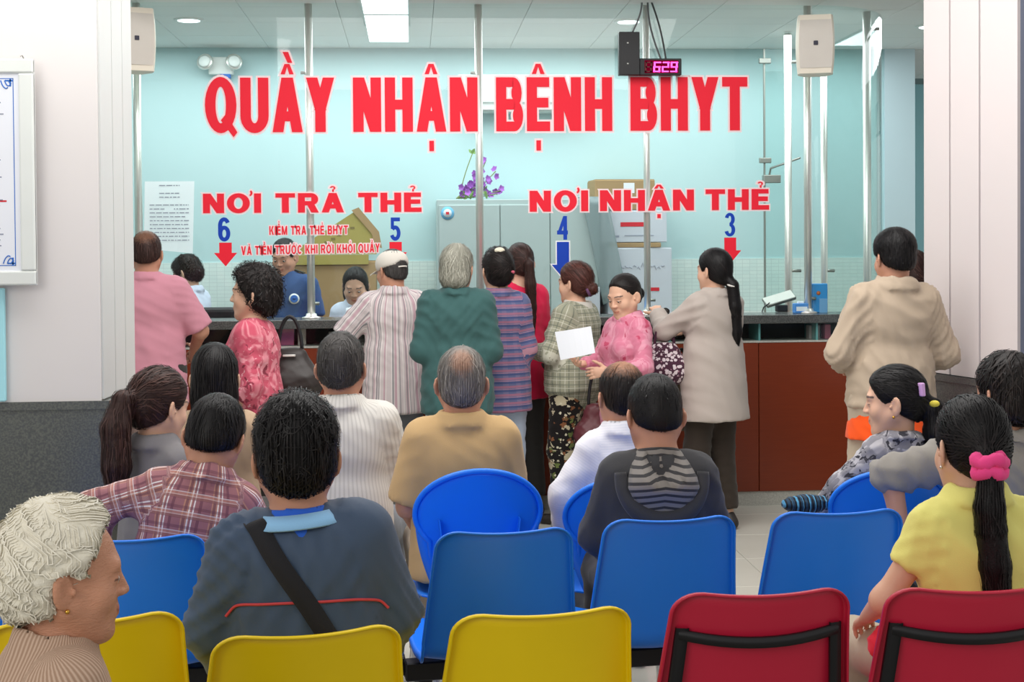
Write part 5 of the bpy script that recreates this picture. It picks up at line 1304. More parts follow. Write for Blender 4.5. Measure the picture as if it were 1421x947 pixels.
def knit(t, u, v, vec):
    w = t.math('SINE', t.math('MULTIPLY', u, 2*math.pi/.0085)); t.bump(w, .5, .003); return t.mix(t.ramp(w, -1, 1), lc_('#a2836f'), lc_('#c6a993'))
tk = NT('beige_rib_knit'); a_ = tk.attr('uvw'); sp_ = tk.n('ShaderNodeSeparateXYZ'); tk.t.links.new(a_.outputs['Vector'], sp_.inputs[0])
w_ = tk.math('SINE', tk.math('MULTIPLY', sp_.outputs[0], 2*math.pi/.0085)); tk.bump(w_, .35, .002); CL['knit'] = tk.fin(tk.mix(tk.ramp(w_, -1, 1), lc_('#a68873'), lc_('#c9ad98')), .9, .1)
COLL = dict(h=.04)
SHORT = dict(kind='short', vol=.014, n=1000, len=.034, lift=.0022, w=.0013, rough=.0012, jit=.2)
def hr(**k): d = dict(SHORT); d.update(k); return d
TIE = dict(earcut=2, vol=.010, lift=.0018, n=420, len=.07, w=.0017, low=-.075, rough=.0012, front=((0, .072, .062), (0, .86, -.5)), jit=.1)
def tie(**k): d = dict(TIE); d.update(k); return d
def acc(info, name, m, mb, g=None):
    return mb.build(name, m, info['root'])
def ball(info, name, m, c, r, n=16, sq=(1, 1, 1), R=None):
    mb = MB(); mb.lathe([(max(1e-4, r*math.sin(math.pi*i/10)), -r*math.cos(math.pi*i/10)) for i in range(11)], n)
    o = mb.build(name, m, info['root']); RR = info['Rh'] if R is None else R; o.matrix_local = Matrix([[*(RR[i]*np.array(sq)), c[i]] for i in range(3)]+[[0, 0, 0, 1]]); return o
# ------------------------------------------------------------------ standing at the counter
person('pinkman', 'man in a pink short-sleeved shirt standing beside the left pillar', 203, 7.9, 321, yaw=2, hair=hr(col='brown', bald=((0, -.06, .09), (.05, .06, .05), .45), low=-.050), skin='tan',
       shirt=dict(mat=CL['pink'], hem=-.20, sleeve=.95, cuff=.016, inf=.020, collar=COLL, flare=.012), pants=dict(mat=CL['darktr']), armR=(.06, .24, -.34), armL=(.04, .22, -.36), elbR=(.8, -.6, -.6), wide=1.1, seed=11, hpitch=8)
p = person('walker', 'woman with short curly black hair in a red printed blouse walking to the left', 350, 6.6, 364, yaw=82, fem=True, hair=dict(kind='curly', vol=.034, n=900, len=.045, curl=.5, lift=.008, w=.0018, rough=.005, wl=.03, col='soft', low=-.10, front=((0, .058, .060), (0, .86, -.5)), earcut=False, blobs=(((0, -.06, -.02), (.08, .07, .08)),)), skin='light',
       shirt=dict(mat=CL['redprint'], hem=-.22, sleeve=1.35, cuff=.02, inf=.018, flare=.02, fold=.008), pants=dict(mat=CL['darktr']), armL=(.04, .10, -.44), armR=(.04, -.06, -.46), elbL=(.4, -1, -.2), elbR=(.4, -1, -.2), fineface=.0042, seed=12, wide=1.1, deep=1.05, hpitch=-2, legs=((0, .16, 0), (0, -.16, .02)))
p = person('capman', 'man in a white cap and grey-pink striped shirt at counter five', 543, 8.28, 346, yaw=4, hair=hr(col='salt', low=-.058, vol=.010), skin='tan', shirt=dict(mat=CL['capstripe'], hem=-.24, sleeve=.98, cuff=.016, inf=.022, collar=COLL, flare=.012),
       pants=dict(mat=CL['greytr']), armL=(.08, .26, -.15), armR=(.02, .22, -.15), elbL=(.8, -.5, -.8), elbR=(.4, -.5, -.8), seed=13, hyaw=34, hpitch=10)
h = p['h']; Fc = Field(p['hc']-.17, p['hc']+.2, .008)
Fc.ell(h(0, -.012, .045), np.array([.092, .108, .080])*p['hs'], .01, p['Rh']); Fc.plane(h(0, 0, .010), p['Rh']@unit((0, -.10, -1)), .004)
Fc.ell(h(0, -.112, .018), np.array([.036, .03, .024])*p['hs'], .004, p['Rh'], '-')
V, Q = Fc.mesh(2); CAPM = cloth('cream_cap_cloth', '#dcd6cc'); capo = link('cap', to_mesh('cap', V, Q, None, [CAPM]), None, p['root'])
mb = MB(); mb.grid([[Vector(h(x*.074, .080+f*.085*math.cos(x*1.15), .026-.020*x*x-.012*f)) for x in [-1+i/6 for i in range(13)]] for f in (0, .25, .5, .75, 1)]); vz = mb.build('visor', CAPM, capo); solid(vz, .004)
mb = MB(); mb.tube([Vector(h(.055*math.sin(a), -.012-.112*math.cos(a), .008)) for a in [-.55+i*.11 for i in range(11)]], .005, 6); mb.build('strap', CAPM, capo)
person('greenman', 'grey-bobbed person in a dark teal long-sleeved top standing in the queue', 634, 7.65, 338, yaw=-4, hyaw=-14, hair=dict(kind='bob', vol=.020, n=900, len=.085, lift=.004, w=.0018, rough=.0022, col='silver', low=-.112, lown=(0, .2, -1), earcut=False, front=((0, .040, .060), (0, .9, -.42)), blobs=(((0, -.045, -.055), (.080, .070, .06)),), hang=.02), skin='tan',
       shirt=[dict(mat=CL['teal'], hem=-.17, sleeve=1.95, inf=.030, cuff=.008, collar=dict(h=.03), band=(0, .012), fold=.011, fwl=.12), dict(name='undershirt', kind='skirt', z0=-.10, mat=CL['white'], hem=-.215, sleeve=0, inf=.020, flare=.012)], pants=dict(mat=CL['greytr']), armL=(.03, .20, -.28), armR=(.02, .22, -.28), elbL=(.25, -.6, -.8), elbR=(.25, -.6, -.8), seed=14, wide=.94, deep=1.1, hpitch=6)
p = person('plaidwoman', 'woman in a blue and mauve plaid shirt with a white hair clip', 690, 8.0, 342, yaw=14, fem=True, hair=tie(col='soft', vol=.022, n=500, low=-.105, to=(.03, -.10, .03), blobs=(((.02, -.085, .0), (.05, .045, .07)),), lift=.004), skin='light', shirt=dict(mat=CL['plaidwoman'], hem=-.20, sleeve=1.25, inf=.022, cuff=.012, collar=COLL),
       pants=dict(mat=CL['jeans']), armR=(.02, .12, -.44), armL=(.0, .04, -.5), seed=15, wide=1.02)
ball(p, 'hair_clip', plain('ivory_clip', '#ded6c0', .4), p['h'](-.01, -.075, .115), .024, sq=(1.3, .9, .8))
mb = MB(); mb.tube([Vector(p['h'](x, -.118, -.02+.02*math.sin(x*40))) for x in (.01, .025, .045, .06)], .009, 8); mb.build('hair_tie', plain('pink_ribbon', '#e06a80', .6), p['root'])
p = person('redwoman', 'woman with a long ponytail in a crimson top behind the plaid shirt', 720, 8.52, 337, yaw=22, fem=True, hair=tie(col='brown', to=(0, -.115, .03), tail=([(0, -.095, .03), (.0, -.135, .0), (.01, -.13, -.12), (.03, -.105, -.26), (.04, -.10, -.42)], [.02, .028, .034, .030, .014])), skin='light', shirt=dict(mat=CL['redtee'], hem=-.2, sleeve=.75, inf=.015), pants=dict(mat=CL['darktr']),
       seed=16)
ball(p, 'hair_tie', plain('pink_hair_tie', '#e58a98', .6), p['h'](0, -.112, .02), .026, sq=(1, 1, .5))
p = person('bunwoman', 'woman with a purple hair bun tie in a plaid jacket and floral trousers', 797, 8.3, 362, yaw=52, fem=True, hair=tie(col='auburn', vol=.018, n=520, low=-.075, to=(0, -.12, -.03), buns=(((0, -.122, -.028), (.034, .034, .034)),), lift=.004), skin='light',
       shirt=dict(name='jacket', mat=CL['plaidgrey'], hem=-.05, sleeve=1.95, inf=.030, band=(0, .012), fold=.009), pants=dict(mat=CL['floral_tr'], inf=.02), armL=(.04, .26, -.22), armR=(.05, .24, -.26), elbL=(.6, -.8, -.7), elbR=(.6, -.8, -.7), seed=17, wide=1.06, deep=1.1)
mb = MB(); mb.tube([Vector(p['h'](.036*math.cos(a), -.108-.006*math.sin(a*2), -.028+.036*math.sin(a))) for a in [i*math.pi/8 for i in range(17)]], .010, 8); mb.build('hair_tie', plain('purple_scrunchie', '#6d4a6e', .8), p['root'])
mb = MB(); mb.grid([[Vector(p['T'](.02+.09*math.sin(a)*(1+.1*j), -.012-.085*math.cos(a)*(1+.12*j), .535-.055*j-.012*math.cos(a))) for a in [-2.2+i*.22 for i in range(21)]] for j in range(3)]); o = mb.build('hood_collar', cloth('ivory_fleece', '#c9c4ba'), p['root']); solid(o, .02)
p = person('pinklady', 'smiling older woman in a pink printed jacket holding a white sheet', 866, 7.85, 380, yaw=118, hyaw=10, hpitch=16, fem=True, hair=tie(col='soft', vol=.010, n=380, to=(0, -.115, -.02), low=-.06, front=((0, .058, .072), (0, .80, -.6)), buns=(((0, -.118, -.015), (.032, .032, .034)),)), skin='light', fineface=.0032,
       shirt=dict(name='jacket', mat=CL['pinkprint'], hem=-.20, sleeve=1.95, inf=.020, cuff=.004, collar=COLL, fold=.008), pants=dict(mat=CL['darktr']), armR=(-.02, .28, -.22), armL=(.02, .26, -.25), elbR=(.8, -.6, -.8), elbL=(.8, -.6, -.8), finehand='R', curlR=.75, palmR=(-.5, .2, .8), seed=18, wide=1.02, deep=1.05)
PL = p
p = person('ponywoman', 'woman with a long low black ponytail in a stone-coloured blouse reaching across the counter', 990, 8.05, 344, yaw=28, hyaw=12, fem=True, hair=tie(col='black', vol=.016, n=600, low=-.078, to=(-.005, -.10, -.05), world=True, tail=([(.02, -.08, -.03), (.04, -.12, -.08), (.05, -.125, -.2), (.065, -.115, -.34), (.075, -.10, -.46)], [.03, .032, .036, .034, .012])), skin='light',
       shirt=dict(name='blouse', mat=CL['stone'], hem=-.26, sleeve=1.95, inf=.026, cuff=.014, collar=COLL, flare=.03, fold=.008), pants=dict(mat=CL['brown_tr']), armL=(.02, .36, -.06), armR=(-.08, .30, -.16), elbL=(.7, -.4, -.8), elbR=(.5, -.6, -.9), finehand='L', palmL=(-.2, .0, -1), seed=19, deep=1.06)
ball(p, 'hair_tie', plain('white_hair_tie', '#d8d4ce', .7), p['hc']+np.array([.037, -.118, -.075]), .036, sq=(1, 1, .35), R=rotx(.3))
p = person('jacketman', 'man in a beige jacket over an orange shirt leaning on the right pillar', 1240, 6.45, 317, yaw=6, hyaw=6, hair=hr(col='black', vol=.020, n=1100, low=-.052, blobs=(((0, -.02, .06), (.088, .10, .078)),)), skin='tan',
       shirt=[dict(name='jacket', mat=CL['beige'], hem=-.05, sleeve=1.97, inf=.030, cuff=.004, sinf=.95, collar=dict(h=.05, r=1.12), band=(0, .014), fold=.014, fwl=.12), dict(name='undershirt', kind='skirt', z0=.02, mat=CL['orange'], hem=-.20, sleeve=0, inf=.024, flare=.03)], pants=dict(mat=CL['khaki'], inf=.03),
       armL=(.02, .22, -.30), armR=(.02, .20, -.32), elbL=(.7, -.5, -.7), elbR=(.7, -.6, -.6), seed=20, wide=.94, deep=1.05, hpitch=6, tilt=2)
# ------------------------------------------------------------------ behind the glass
person('nurse', 'young nurse in a white uniform sitting behind window six', 259, 10.0, 353, yaw=66, fem=True, hpitch=22, hair=dict(kind='bob', vol=.020, n=500, len=.06, lift=.004, earcut=False, low=-.085, col='soft', front=((0, .062, .045), (0, .86, -.5)), blobs=(((0, -.075, -.01), (.06, .05, .06)),), curl=.15), skin='light', shirt=dict(name='uniform', mat=CL['coat'], hem=-.2, sleeve=.8, inf=.018, collar=COLL), pants=dict(mat=CL['coat']), seed=21, armL=(.03, .25, -.3), armR=(.03, .25, -.3))
p = person('guard', 'guard in a navy uniform with round badge and shoulder boards behind the glass', 394, 9.72, 331, yaw=168, hyaw=-6, hpitch=14, hair=hr(col='black', n=500, vol=.016), skin='tan', fineface=.005, shirt=dict(name='uniform_shirt', mat=CL['guard'], hem=-.12, sleeve=.85, inf=.022, collar=COLL), pants=dict(mat=CL['darktr']), seed=22, wide=1.08, armL=(.06, .18, -.42), armR=(.06, .18, -.42))
q = on_cloth(p, [p['T'](-.085, .3, .345)], .004)[0]
mb = MB(); mb.lathe([(0, 0), (.036, 0), (.036, .003), (.0, .003)], 24); bd = mb.build('badge', MT['white_plastic'], p['root']); n_ = q[1]; a1 = unit(np.cross(n_, [0, 0, 1])); a2 = np.cross(n_, a1); bd.matrix_local = Matrix([[a1[i], a2[i], n_[i], q[0][i]] for i in range(3)]+[[0, 0, 0, 1]])
mb = MB(); mb.lathe([(.022, .003), (.026, .003), (.026, .0036), (.022, .0036)], 24); mb.build('badge_ring', MT['ink_blue'], bd); mb = MB(); mb.lathe([(0, .003), (.012, .003), (.012, .0036), (0, .0036)], 16); mb.build('badge_emblem', MT['ink_blue'], bd)
_, V_, N_ = p['gs'][0]; dl_ = (V_-p['H0'])@p['Rt']/p['s']
for sg in (-1, 1):
    q_ = [V_[m_][np.argmax(V_[m_][:, 2])] for m_ in [(np.abs(dl_[:, 0]-sg*x_) < .02) & (np.abs(dl_[:, 1]) < .03) for x_ in (.085, .15)]]
    mb = MB(); c_ = unit(q_[1]-q_[0]); w_ = np.array([0, .026, 0]); u_ = np.array([0, 0, .008]); P_ = [q_[0]-w_+u_*.2, q_[0]+w_+u_*.2, q_[1]+w_+u_*.2, q_[1]-w_+u_*.2]
    mb.grid([[Vector(x) for x in P_], [Vector(x+u_) for x in P_]], False, True); mb.poly([Vector(x+u_) for x in P_]); mb.build('shoulder_board', MT['black_plastic'], p['root'])
p = person('clerk', 'clerk with black fringe bending over papers behind counter five', 493, 9.55, 371, yaw=176, fem=True, lean=8, hpitch=22, hair=dict(kind='long', vol=.016, n=600, len=.07, lift=.003, earcut=False, low=-.12, lown=(0, 0, -1), front=((0, .046, .050), (0, .90, -.42)), col='black', blobs=(((0, -.05, -.07), (.082, .06, .08)), ((-.072, -.025, -.05), (.016, .035, .07)), ((.072, -.025, -.05), (.016, .035, .07)))), skin='light', shirt=dict(name='coat', mat=CL['coat'], hem=-.2, sleeve=1.9, inf=.022, collar=COLL), pants=dict(mat=CL['darktr']), seed=23, armL=(.02, .24, -.3), armR=(.02, .26, -.26), finehand='LR')
person('pillarwoman', 'dark-haired person in white mostly hidden between the beige jacket man and the pillar', 1264, 8.2, 346, yaw=30, fem=True, hair=tie(col='brown', to=(0, -.11, -.05), blobs=(((0, -.06, -.06), (.07, .05, .08)),), low=-.11), skin='light', shirt=dict(mat=CL['coat'], hem=-.2, sleeve=.8, inf=.018), pants=dict(mat=CL['darktr']), seed=24)
# ------------------------------------------------------------------ seated
p = person('oldlady', 'white-haired old woman in a beige rib knit cardigan looking to the right', 92, 2.50, 690, yaw=-62, hyaw=-10, hpitch=2, sit=True, fem=True, hs=1.0, skin='old', fineface=.0036, brow='#8a6a58', lean=10,
       hair=dict(kind='curly', vol=.026, n=6500, len=.12, steps=22, jit=.03, wave=(1.15, np.array([75., 55., 120.]), np.array([22., -40., 34.])), lift=.0024, w=.0009, rough=.006, wl=.034, dir=(.4, .4, 1), col='white', low=-.070, lown=(0, .35, -.95), earcut=True, front=((0, .044, .062), (0, .90, -.42)), blobs=(((0, -.05, .02), (.088, .085, .085)),)),
       shirt=dict(name='cardigan', mat=CL['knit'], sleeve=1.95, inf=.026, collar=dict(h=.028, fold=False, r=1.05), hem=-.1, h=.009, fold=.004), pants=dict(mat=CL['darktr']), seed=25, wide=1.06, deep=1.1)
for sg in (-1, 1): ball(p, 'earring', plain('gold', '#d8a84a', .25, .5, 1), p['h'](sg*.083, -.006, -.042), .0042, 10)
p = person('navyman', 'young man in a navy jacket with red piping and black shoulder strap', 410, 3.35, 548, tilt=-5, yaw=3, hyaw=4, hpitch=4, sit=True, skin='tan', fineface=.005, hs=1.10, wide=1.14, lean=2, hair=hr(col='black', vol=.020, n=3800, len=.036, w=.0011, lift=.0045, low=-.066, rough=.003, wl=.035, jit=.35, blobs=(((0, -.02, .062), (.083, .10, .083)),)),
       shirt=[dict(name='jacket', mat=CL['navy'], sleeve=1.96, inf=.034, collar=None, hem=-.1, fold=.011, fwl=.12, h=.010, r0=.068), dict(name='polo_collar', kind='collar', mat=CL['bluepolo'], sleeve=0, inf=.004, collar=dict(h=.026, r=.93, fold=False), hem=.3, h=.008)], pants=dict(mat=CL['darktr']), armL=(.06, .20, -.40), armR=(.06, .20, -.40), elbL=(.75, -.6, -.4), elbR=(.75, -.6, -.4), seed=26)
T = p['T']
band(p, 'red_piping', [T(-.20, -.3, .255), T(-.17, -.3, .29), T(-.08, -.3, .29), T(0, -.3, .285), T(.12, -.3, .27), T(.18, -.3, .25), T(.20, -.3, .22)], .006, plain('red_piping', '#c8434c', .7), .003)
band(p, 'shoulder_strap', [T(-.125, .02, .52), T(-.10, -.06, .50), T(-.055, -.3, .40), T(.01, -.3, .27), T(.06, -.3, .15), T(.12, -.3, .04)], .046, cloth('black_webbing', '#26262a'), .006)
mb = MB(); mb.grid([[Vector(p['T']((.100+.014*j)*math.sin(a), -.014-(.104+.016*j)*math.cos(a), .524-.018*j)) for a in [-1.6+i*.125 for i in range(21)]] for j in range(3)]); o = mb.build('pale_collar_band', CL['sky'], p['root']); solid(o, .006)
p = person('yellowwoman', 'woman in a yellow blouse with a black ponytail and pink scrunchie', 1347, 3.46, 548, yaw=6, hyaw=2, sit=True, fem=True, skin='light', lean=4, hpitch=6, fineface=.005, hair=tie(col='black', vol=.014, n=1500, len=.09, w=.0016, to=(-.02, -.115, .0), low=-.074, world=True, tail=([(-.01, -.085, .0), (-.022, -.135, -.03), (-.022, -.13, -.12), (-.005, -.12, -.26), (.008, -.115, -.38)], [.024, .026, .034, .038, .030])),
       shirt=dict(name='blouse', mat=CL['yellow'], sleeve=.55, inf=.015, cuff=.004, collar=COLL, hem=-.1, fold=.008, h=.010, r0=.056), pants=dict(mat=CL['khaki']), armL=(.09, .25, -.32), armR=(.04, .22, -.40), elbL=(.7, -.5, -.6), finehand='L', curlL=.6, palmL=(-.3, .2, -.9), seed=27, wide=1.0)
YW = p
SCR = cloth('pink_scrunchie_cloth', '#ef4c8e', .9)
mb = MB(); c0 = p['hc']+np.array([-.022, -.130, -.022])
for k, (rr_, zz) in enumerate(((.030, .012), (.028, -.014))):
    mb.tube([Vector(c0+np.array([rr_*math.cos(a), rr_*math.sin(a)*.9, zz+.006*math.sin(3*a+k)])) for a in [i*math.pi/10 for i in range(21)]], [.0165+.003*math.sin(i*2.1) for i in range(21)], 10)
mb.build('scrunchie', SCR, p['root'])
ball(p, 'earring', plain('silver', '#d8d4cc', .2, .5, 1), p['h'](-.083, -.004, -.042), .004, 10)
p = person('plaidman', 'man in a maroon plaid shirt slumped to the left over his chair', 297, 4.24, 548, yaw=8, hyaw=-16, hpitch=26, hroll=8, tilt=13, lean=12, sit=True, skin='tan', hair=hr(col='black', vol=.018, n=1200, low=-.055), shirt=dict(mat=CL['plaidman'], sleeve=1.55, inf=.026, cuff=.02, collar=COLL, hem=-.1, fold=.008), pants=dict(mat=CL['darktr']),
       armL=(.26, .02, -.30), armR=(.04, .24, -.38), elbL=(1, .1, .25), elbR=(1, -.3, -.3), seed=28, wide=1.1)
person('tailgirl', 'woman with a long brown wavy ponytail seated by the left pillar', 221, 4.72, 509, yaw=-34, hyaw=-8, hpitch=10, sit=True, fem=True, skin='light', hair=tie(col='brown', vol=.018, n=900, to=(0, -.12, .03), low=-.075, lift=.003, curl=.0, tail=([(0, -.095, .03), (0, -.15, .01), (0, -.165, -.08), (.01, -.15, -.2), (.01, -.14, -.30)], [.024, .034, .048, .046, .024])), shirt=dict(mat=CL['greytop'], sleeve=.8, inf=.016, collar=COLL, hem=-.1), pants=dict(mat=CL['darktr']), seed=29)
person('longhair', 'woman with smooth black shoulder-length hair in a beige top', 298, 5.3, 475, yaw=2, sit=True, fem=True, skin='light', hair=dict(kind='long', vol=.020, n=900, len=.10, lift=.002, rough=.001, w=.002, earcut=False, low=-.17, lown=(0, .05, -1), front=((0, .045, .062), (0, .92, -.38)), col='black', blobs=(((0, -.04, -.06), (.088, .075, .10)), ((0, -.05, -.13), (.08, .06, .07))), jit=.08), shirt=dict(mat=CL['beigetop'], sleeve=.8, inf=.016, hem=-.1, collar=dict(h=.02)), pants=dict(mat=CL['darktr']), seed=30)
person('whiteman', 'grey-haired man in a white self-striped shirt seated in front of the striped queue shirt', 473, 5.12, 460, yaw=-2, hyaw=-4, sit=True, skin='tan', hair=hr(col='salt', vol=.018, n=1000, jit=.5, low=-.056), shirt=dict(mat=CL['whitestripe'], sleeve=.9, inf=.022, cuff=.02, collar=COLL, hem=-.1, fold=.006), pants=dict(mat=CL['greytr']), seed=31, wide=1.0, lean=4)
person('tanman', 'older man with thinning grey hair in a tan shirt in a fan-backed chair', 640, 4.85, 480, yaw=-1, sit=True, skin='tan', hair=hr(col='grey', vol=.012, n=900, low=-.074, len=.06, bald=((0, -.085, .075), (.035, .04, .045), .6), earcut=True), shirt=dict(mat=CL['tan'], sleeve=.95, inf=.024, cuff=.014, collar=COLL, hem=-.1, fold=.005), pants=dict(mat=CL['khaki']), seed=32, wide=1.0, armL=(.03, .20, -.38))
person('baldman', 'balding man in a white shirt seated left of the striped hood', 862, 5.09, 503, yaw=6, hyaw=4, sit=True, skin='tan', lean=6, hpitch=8, hair=hr(col='soft', vol=.010, n=600, bald=((0, -.03, .10), (.055, .07, .05), .85)), shirt=dict(mat=CL['whitefine'], sleeve=1.9, inf=.024, cuff=.008, collar=COLL, hem=-.1), pants=dict(mat=CL['greytr']), seed=33, wide=1.04, tilt=-2, armL=(.12, .10, -.42), elbL=(1, -.5, -.2))
p = person('hoodman', 'short-haired man in a charcoal jacket with a grey striped hood lining', 908, 4.38, 520, yaw=-2, hyaw=8, hpitch=16, sit=True, skin='tan', lean=6, hair=hr(col='black', vol=.014, n=1200, len=.022, low=-.052, lift=.002, rough=.001), shirt=dict(name='hooded_jacket', mat=CL['charcoal'], sleeve=1.96, inf=.028, hem=-.1, fold=.006, collar=dict(h=.0, r=1.0, fold=False)), pants=dict(mat=CL['darktr']), seed=34, wide=1.05, armL=(.0, .24, -.36), armR=(.0, .22, -.38), elbL=(.6, -.5, -.4), elbR=(.6, -.5, -.4))
T = p['T']
def hoodshape(v, u, g=0):                   # striped lining spread over the shoulders, coming to a point between the shoulder blades
    hw = (.122+g)*(1-v**1.8)**.6+.012; return T(u*hw, -.3, .475-(.20+g)*v-.03*abs(u)**1.5*(1-v)+.012*max(0, 1-(u*1.7)**2)*(1-v)**2)
P = []
for j in range(11):
    row = []
    for i in range(15):
        u = -1+i/7; v = j/10; q, n_ = on_cloth(p, [hoodshape(v, u)], .014+.014*math.sin(math.pi*min(1, v*.9+.1))*(1-.4*u*u))[0]; a_ = u*1.75; rg = p['nb']+p['Rt']@np.array([.082*math.sin(a_), -.005-.082*math.cos(a_), .030+.012*math.cos(a_)])*p['s']; w_ = min(1, v/.4); w_ = w_*w_*(3-2*w_); row.append(Vector(rg*(1-w_)+q*w_-p['Rt']@np.array([0, .05*math.sin(math.pi*min(1, v*1.25))**1.5*(1-.5*u*u), -.012*math.sin(math.pi*min(1, v*1.25))])))
    P.append(row)
mb = MB(); mb.grid(P); me = mb.mesh('hood_lining'); uvw = np.array([(v.co.x, v.co.z*1.05+.15*abs(v.co.x), 0) for v in me.vertices], np.float32)
a = me.attributes.new('uvw', 'FLOAT_VECTOR', 'POINT'); a.data.foreach_set('vector', uvw.ravel()); solid(link('hood_lining', me, CL['hoodstripe'], p['root']), .012)
edge = [hoodshape(v, -1, .012) for v in [i/16 for i in range(17)]]+[hoodshape(v, 1, .012) for v in [i/16 for i in range(16, -1, -1)]]
q = np.array([x for x, _ in on_cloth(p, edge, .014)])
for _ in range(4): q[1:-1] = .5*q[1:-1]+.25*(q[:-2]+q[2:])
mb = MB(); mb.tube([Vector(x) for x in q], [.018+.012*math.sin(math.pi*i/(len(q)-1)) for i in range(len(q))], 10); mb.build('hood_rim', CL['charcoal'], p['root'])
p = person('cliplady', 'woman with lilac hair clip and gold earring in a grey leaf-print blouse', 1240, 5.14, 514, hs=1.04, yaw=18, hyaw=48, hpitch=4, sit=True, fem=True, skin='light', fineface=.0036, hair=tie(col='black', vol=.014, n=800, to=(0, -.12, .0), low=-.07, tail=([(0, -.095, .0), (0, -.135, -.03), (0, -.13, -.11), (.0, -.12, -.18)], [.03, .034, .040, .022])), shirt=dict(name='blouse', mat=CL['greyprint'], sleeve=1.9, inf=.020, hem=-.1, collar=dict(h=.02)), pants=dict(mat=CL['darktr']), seed=35, armL=(.20, .26, -.34), elbL=(1, -.3, -.3), finehand='L', palmL=(-.2, 0, -1))
CLP = p
mb = MB(); mb.box((-.008, -.018, -.024), (.008, .018, .024), .004, 2); o = mb.build('hair_clip', plain('lilac_clip', '#d6a8dc', .3), p['root']); c = p['h'](-.052, -.098, .045); o.matrix_local = Matrix([[*(p['Rh']@rotz(-.9))[i], c[i]] for i in range(3)]+[[0, 0, 0, 1]])
mb = MB(); cw_ = p['J']['wrL']; dw_ = unit(p['J']['wrL']-p['J']['elL']); e1 = unit(np.cross(dw_, [0, 0, 1])); e2 = np.cross(dw_, e1); mb.tube([Vector(cw_+(e1*math.cos(a)+e2*math.sin(a))*.031) for a in [i*math.pi/9 for i in range(19)]], .004, 6); mb.build('bracelet', plain('gold_bracelet', '#d8a84a', .3, .5, 1), p['root'])
ball(p, 'hair_tie', plain('yellow_hair_tie', '#e0cf4a', .6), p['h'](-.03, -.138, -.008), .018, sq=(.7, 1, .7))
for sg in (-1, 1): ball(p, 'earring', bpy.data.materials['gold'], p['h'](sg*.082, -.004, -.044), .005, 10)
p = person('greyjacket', 'dark-haired person in a grey jacket resting a bent arm on the next chair', 1396, 4.42, 487, yaw=0, hyaw=20, sit=True, skin='tan', hair=dict(kind='bob', vol=.020, n=900, len=.07, lift=.004, earcut=False, col='soft', low=-.08, blobs=(((0, -.05, -.03), (.08, .065, .07)),)), shirt=dict(name='jacket', mat=CL['greyjk'], sleeve=1.15, inf=.030, cuff=.006, hem=-.1, collar=dict(h=.03), fold=.016, fwl=.10), pants=dict(mat=CL['darktr']), seed=36, armL=(.22, -.02, -.30), elbL=(1, .3, .1), wide=1.06, tilt=2)
# ------------------------------------------------------------------ things people carry
def wtag(mb, name, m, lab, cat, loc=(0, 0, 0), rot=(0, 0, 0)): return tag(mb.build(name, m, None, loc, rot), lab, cat)
# white sheet held by the pink lady
a, b, c, d = [at(*q) for q in ((770, 461, 7.50), (820, 453, 7.45), (826, 490, 7.45), (778, 500, 7.50))]
mb = MB(); mb.grid([[a+(b-a)*i/6+((d+(c-d)*i/6)-(a+(b-a)*i/6))*j/6+Vector((0, -.012*math.sin(math.pi*i/6), 0)) for i in range(7)] for j in range(7)], False); o = wtag(mb, 'paper_sheet', MT['paper'], 'blank white sheet held up by the woman in the pink jacket', 'paper'); solid(o, .0008)
# clerk's papers
a, b, c, d = [at(*q) for q in ((480, 428, 9.0), (496, 424, 9.0), (506, 462, 8.95), (480, 470, 8.95))]
mb = MB(); mb.grid([[a+(b-a)*i/3+((d+(c-d)*i/3)-(a+(b-a)*i/3))*j/4 for i in range(4)] for j in range(5)]); o = wtag(mb, 'paper_form', MT['paper'], 'white folded form held up by the clerk behind counter five', 'paper'); solid(o, .001)
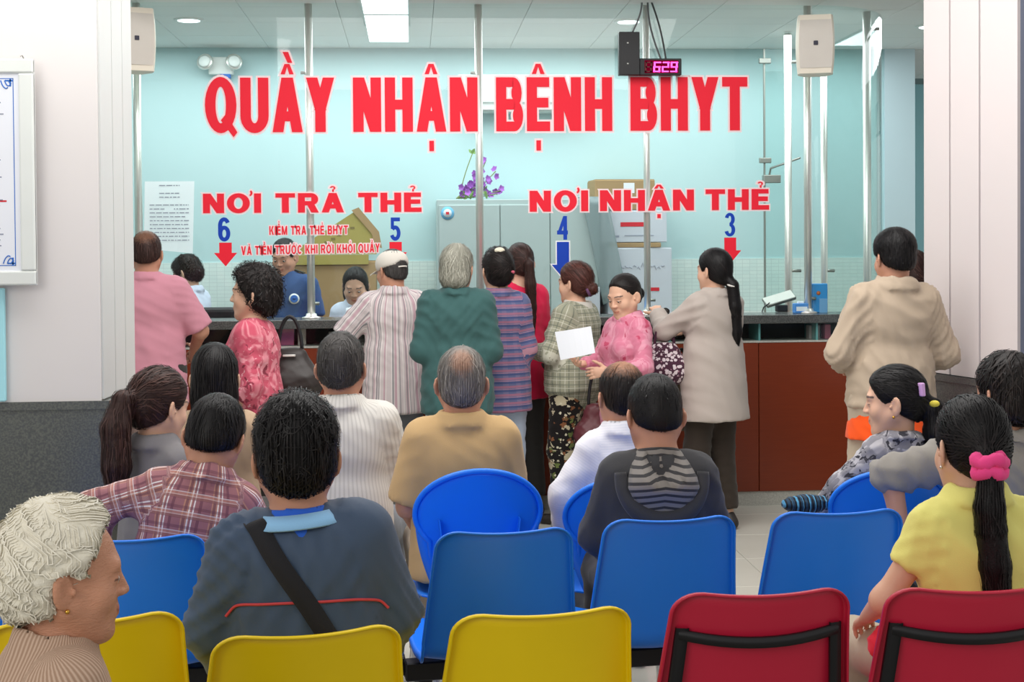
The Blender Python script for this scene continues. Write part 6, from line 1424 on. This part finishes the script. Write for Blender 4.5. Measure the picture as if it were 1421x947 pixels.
# handbag of the walking woman
def bag(name, px, py, depth, w, h, d, m, lab, strap=None, rz=0):
    p = at(px, py, depth); o = thing(name, lab, 'bag', p, rz)
    Fg = Field(np.array([-w, -d, -h])*.75-.05, np.array([w, d, h])*.75+.05, .011); Fg.cone((-w*.30, 0, -h*.22), (w*.30, 0, -h*.22), d*.55+.03, d*.55+.03, .05); Fg.ell((0, 0, -.02), (w*.5, d*.5, h*.42), .05); Fg.cone((-w*.2, 0, h*.34), (w*.2, 0, h*.34), .03, .03, .07)
    V, Q = Fg.mesh(2); N = normals(V, Q); V = V+N*folds(V, int(px), .004, .08, (0, 0, 1), 5)[:, None]
    uvw = np.stack([V[:, 0], V[:, 2], V[:, 1]], 1); link('bag_body', to_mesh('bag_body', V, Q, {'uvw': ('FLOAT_VECTOR', uvw)}, [m]), None, o)
    sp = strap or .16; mb = MB(); mb.tube([(w*.28*math.cos(t_), 0, h*.38+sp*math.sin(t_)) for t_ in [math.pi*i/14 for i in range(15)]], .009, 8); mb.build('strap', m if name == 'tote_bag' else MT['black_plastic'], o)
    return o
leather = plain('dark_brown_leather', '#2c2523', .45, .4, var=.2, vs=14)
o = bag('handbag', 403, 516, 6.75, .20, .24, .12, leather, 'dark brown handbag hanging behind the woman in the red blouse', .17)
MB().box((-.03, -.07, .075), (.03, -.055, .085), .002, 1).build('clasp', MT['steel'], o)
bag('tote_bag', 922, 502, 8.05, .20, .22, .10, patt('white_flowers_on_plum_cloth', flowers('#4a2c3c', [('#d8ccd0', .45, 1), ('#a8808c', .18, 1)], 42)), 'floral cloth tote bag hanging beside the pink jacket', .13)
bag('handbag', 828, 590, 7.95, .16, .26, .10, plain('wine_leather', '#5c2a30', .4, .4), 'wine-coloured leather handbag held low behind the balding man', .2)
bag('handbag', 946, 560, 8.2, .10, .30, .10, plain('olive_canvas', '#6e6450', .8, .2), 'olive canvas bag hanging at the hip of the long ponytail woman', .2)
# lap things
def lump(name, c, r, m, lab, cat, seed, amp=.008, wl=.05):
    Fg = Field(-np.array(r)*1.5, np.array(r)*1.5, .008); Fg.ell((0, 0, 0), r, .01); Fg.ell((r[0]*.3, -r[1]*.2, r[2]*.3), np.array(r)*.7, .02)
    V, Q = Fg.mesh(2); N = normals(V, Q); V = V+N*folds(V, seed, amp, wl, (.5, .5, .7), 6)[:, None]
    uvw = np.stack([V[:, 0], V[:, 2], V[:, 1]], 1); o = link(name, to_mesh(name, V, Q, {'uvw': ('FLOAT_VECTOR', uvw)}, [m]), None); o.location = c; return tag(o, lab, cat)
w = YW['w'](YW['J']['wrL']); lump('red_cloth', at(1234, 894, 3.62), (.055, .05, .045), cloth('red_cloth', '#f03a50'), 'crumpled bright red cloth under the hand of the woman in yellow', 'cloth', 3)
lump('folded_hat', at(1117, 700, 4.95), (.085, .06, .03), patt('blue_black_print', stripes_v('#1e3a52', [('#4a8ab0', .02, .3, 0), ('#10141c', .014, .4, .3)])), 'blue and black striped cloth hat on the lap of the clip lady', 'hat', 4, .004)
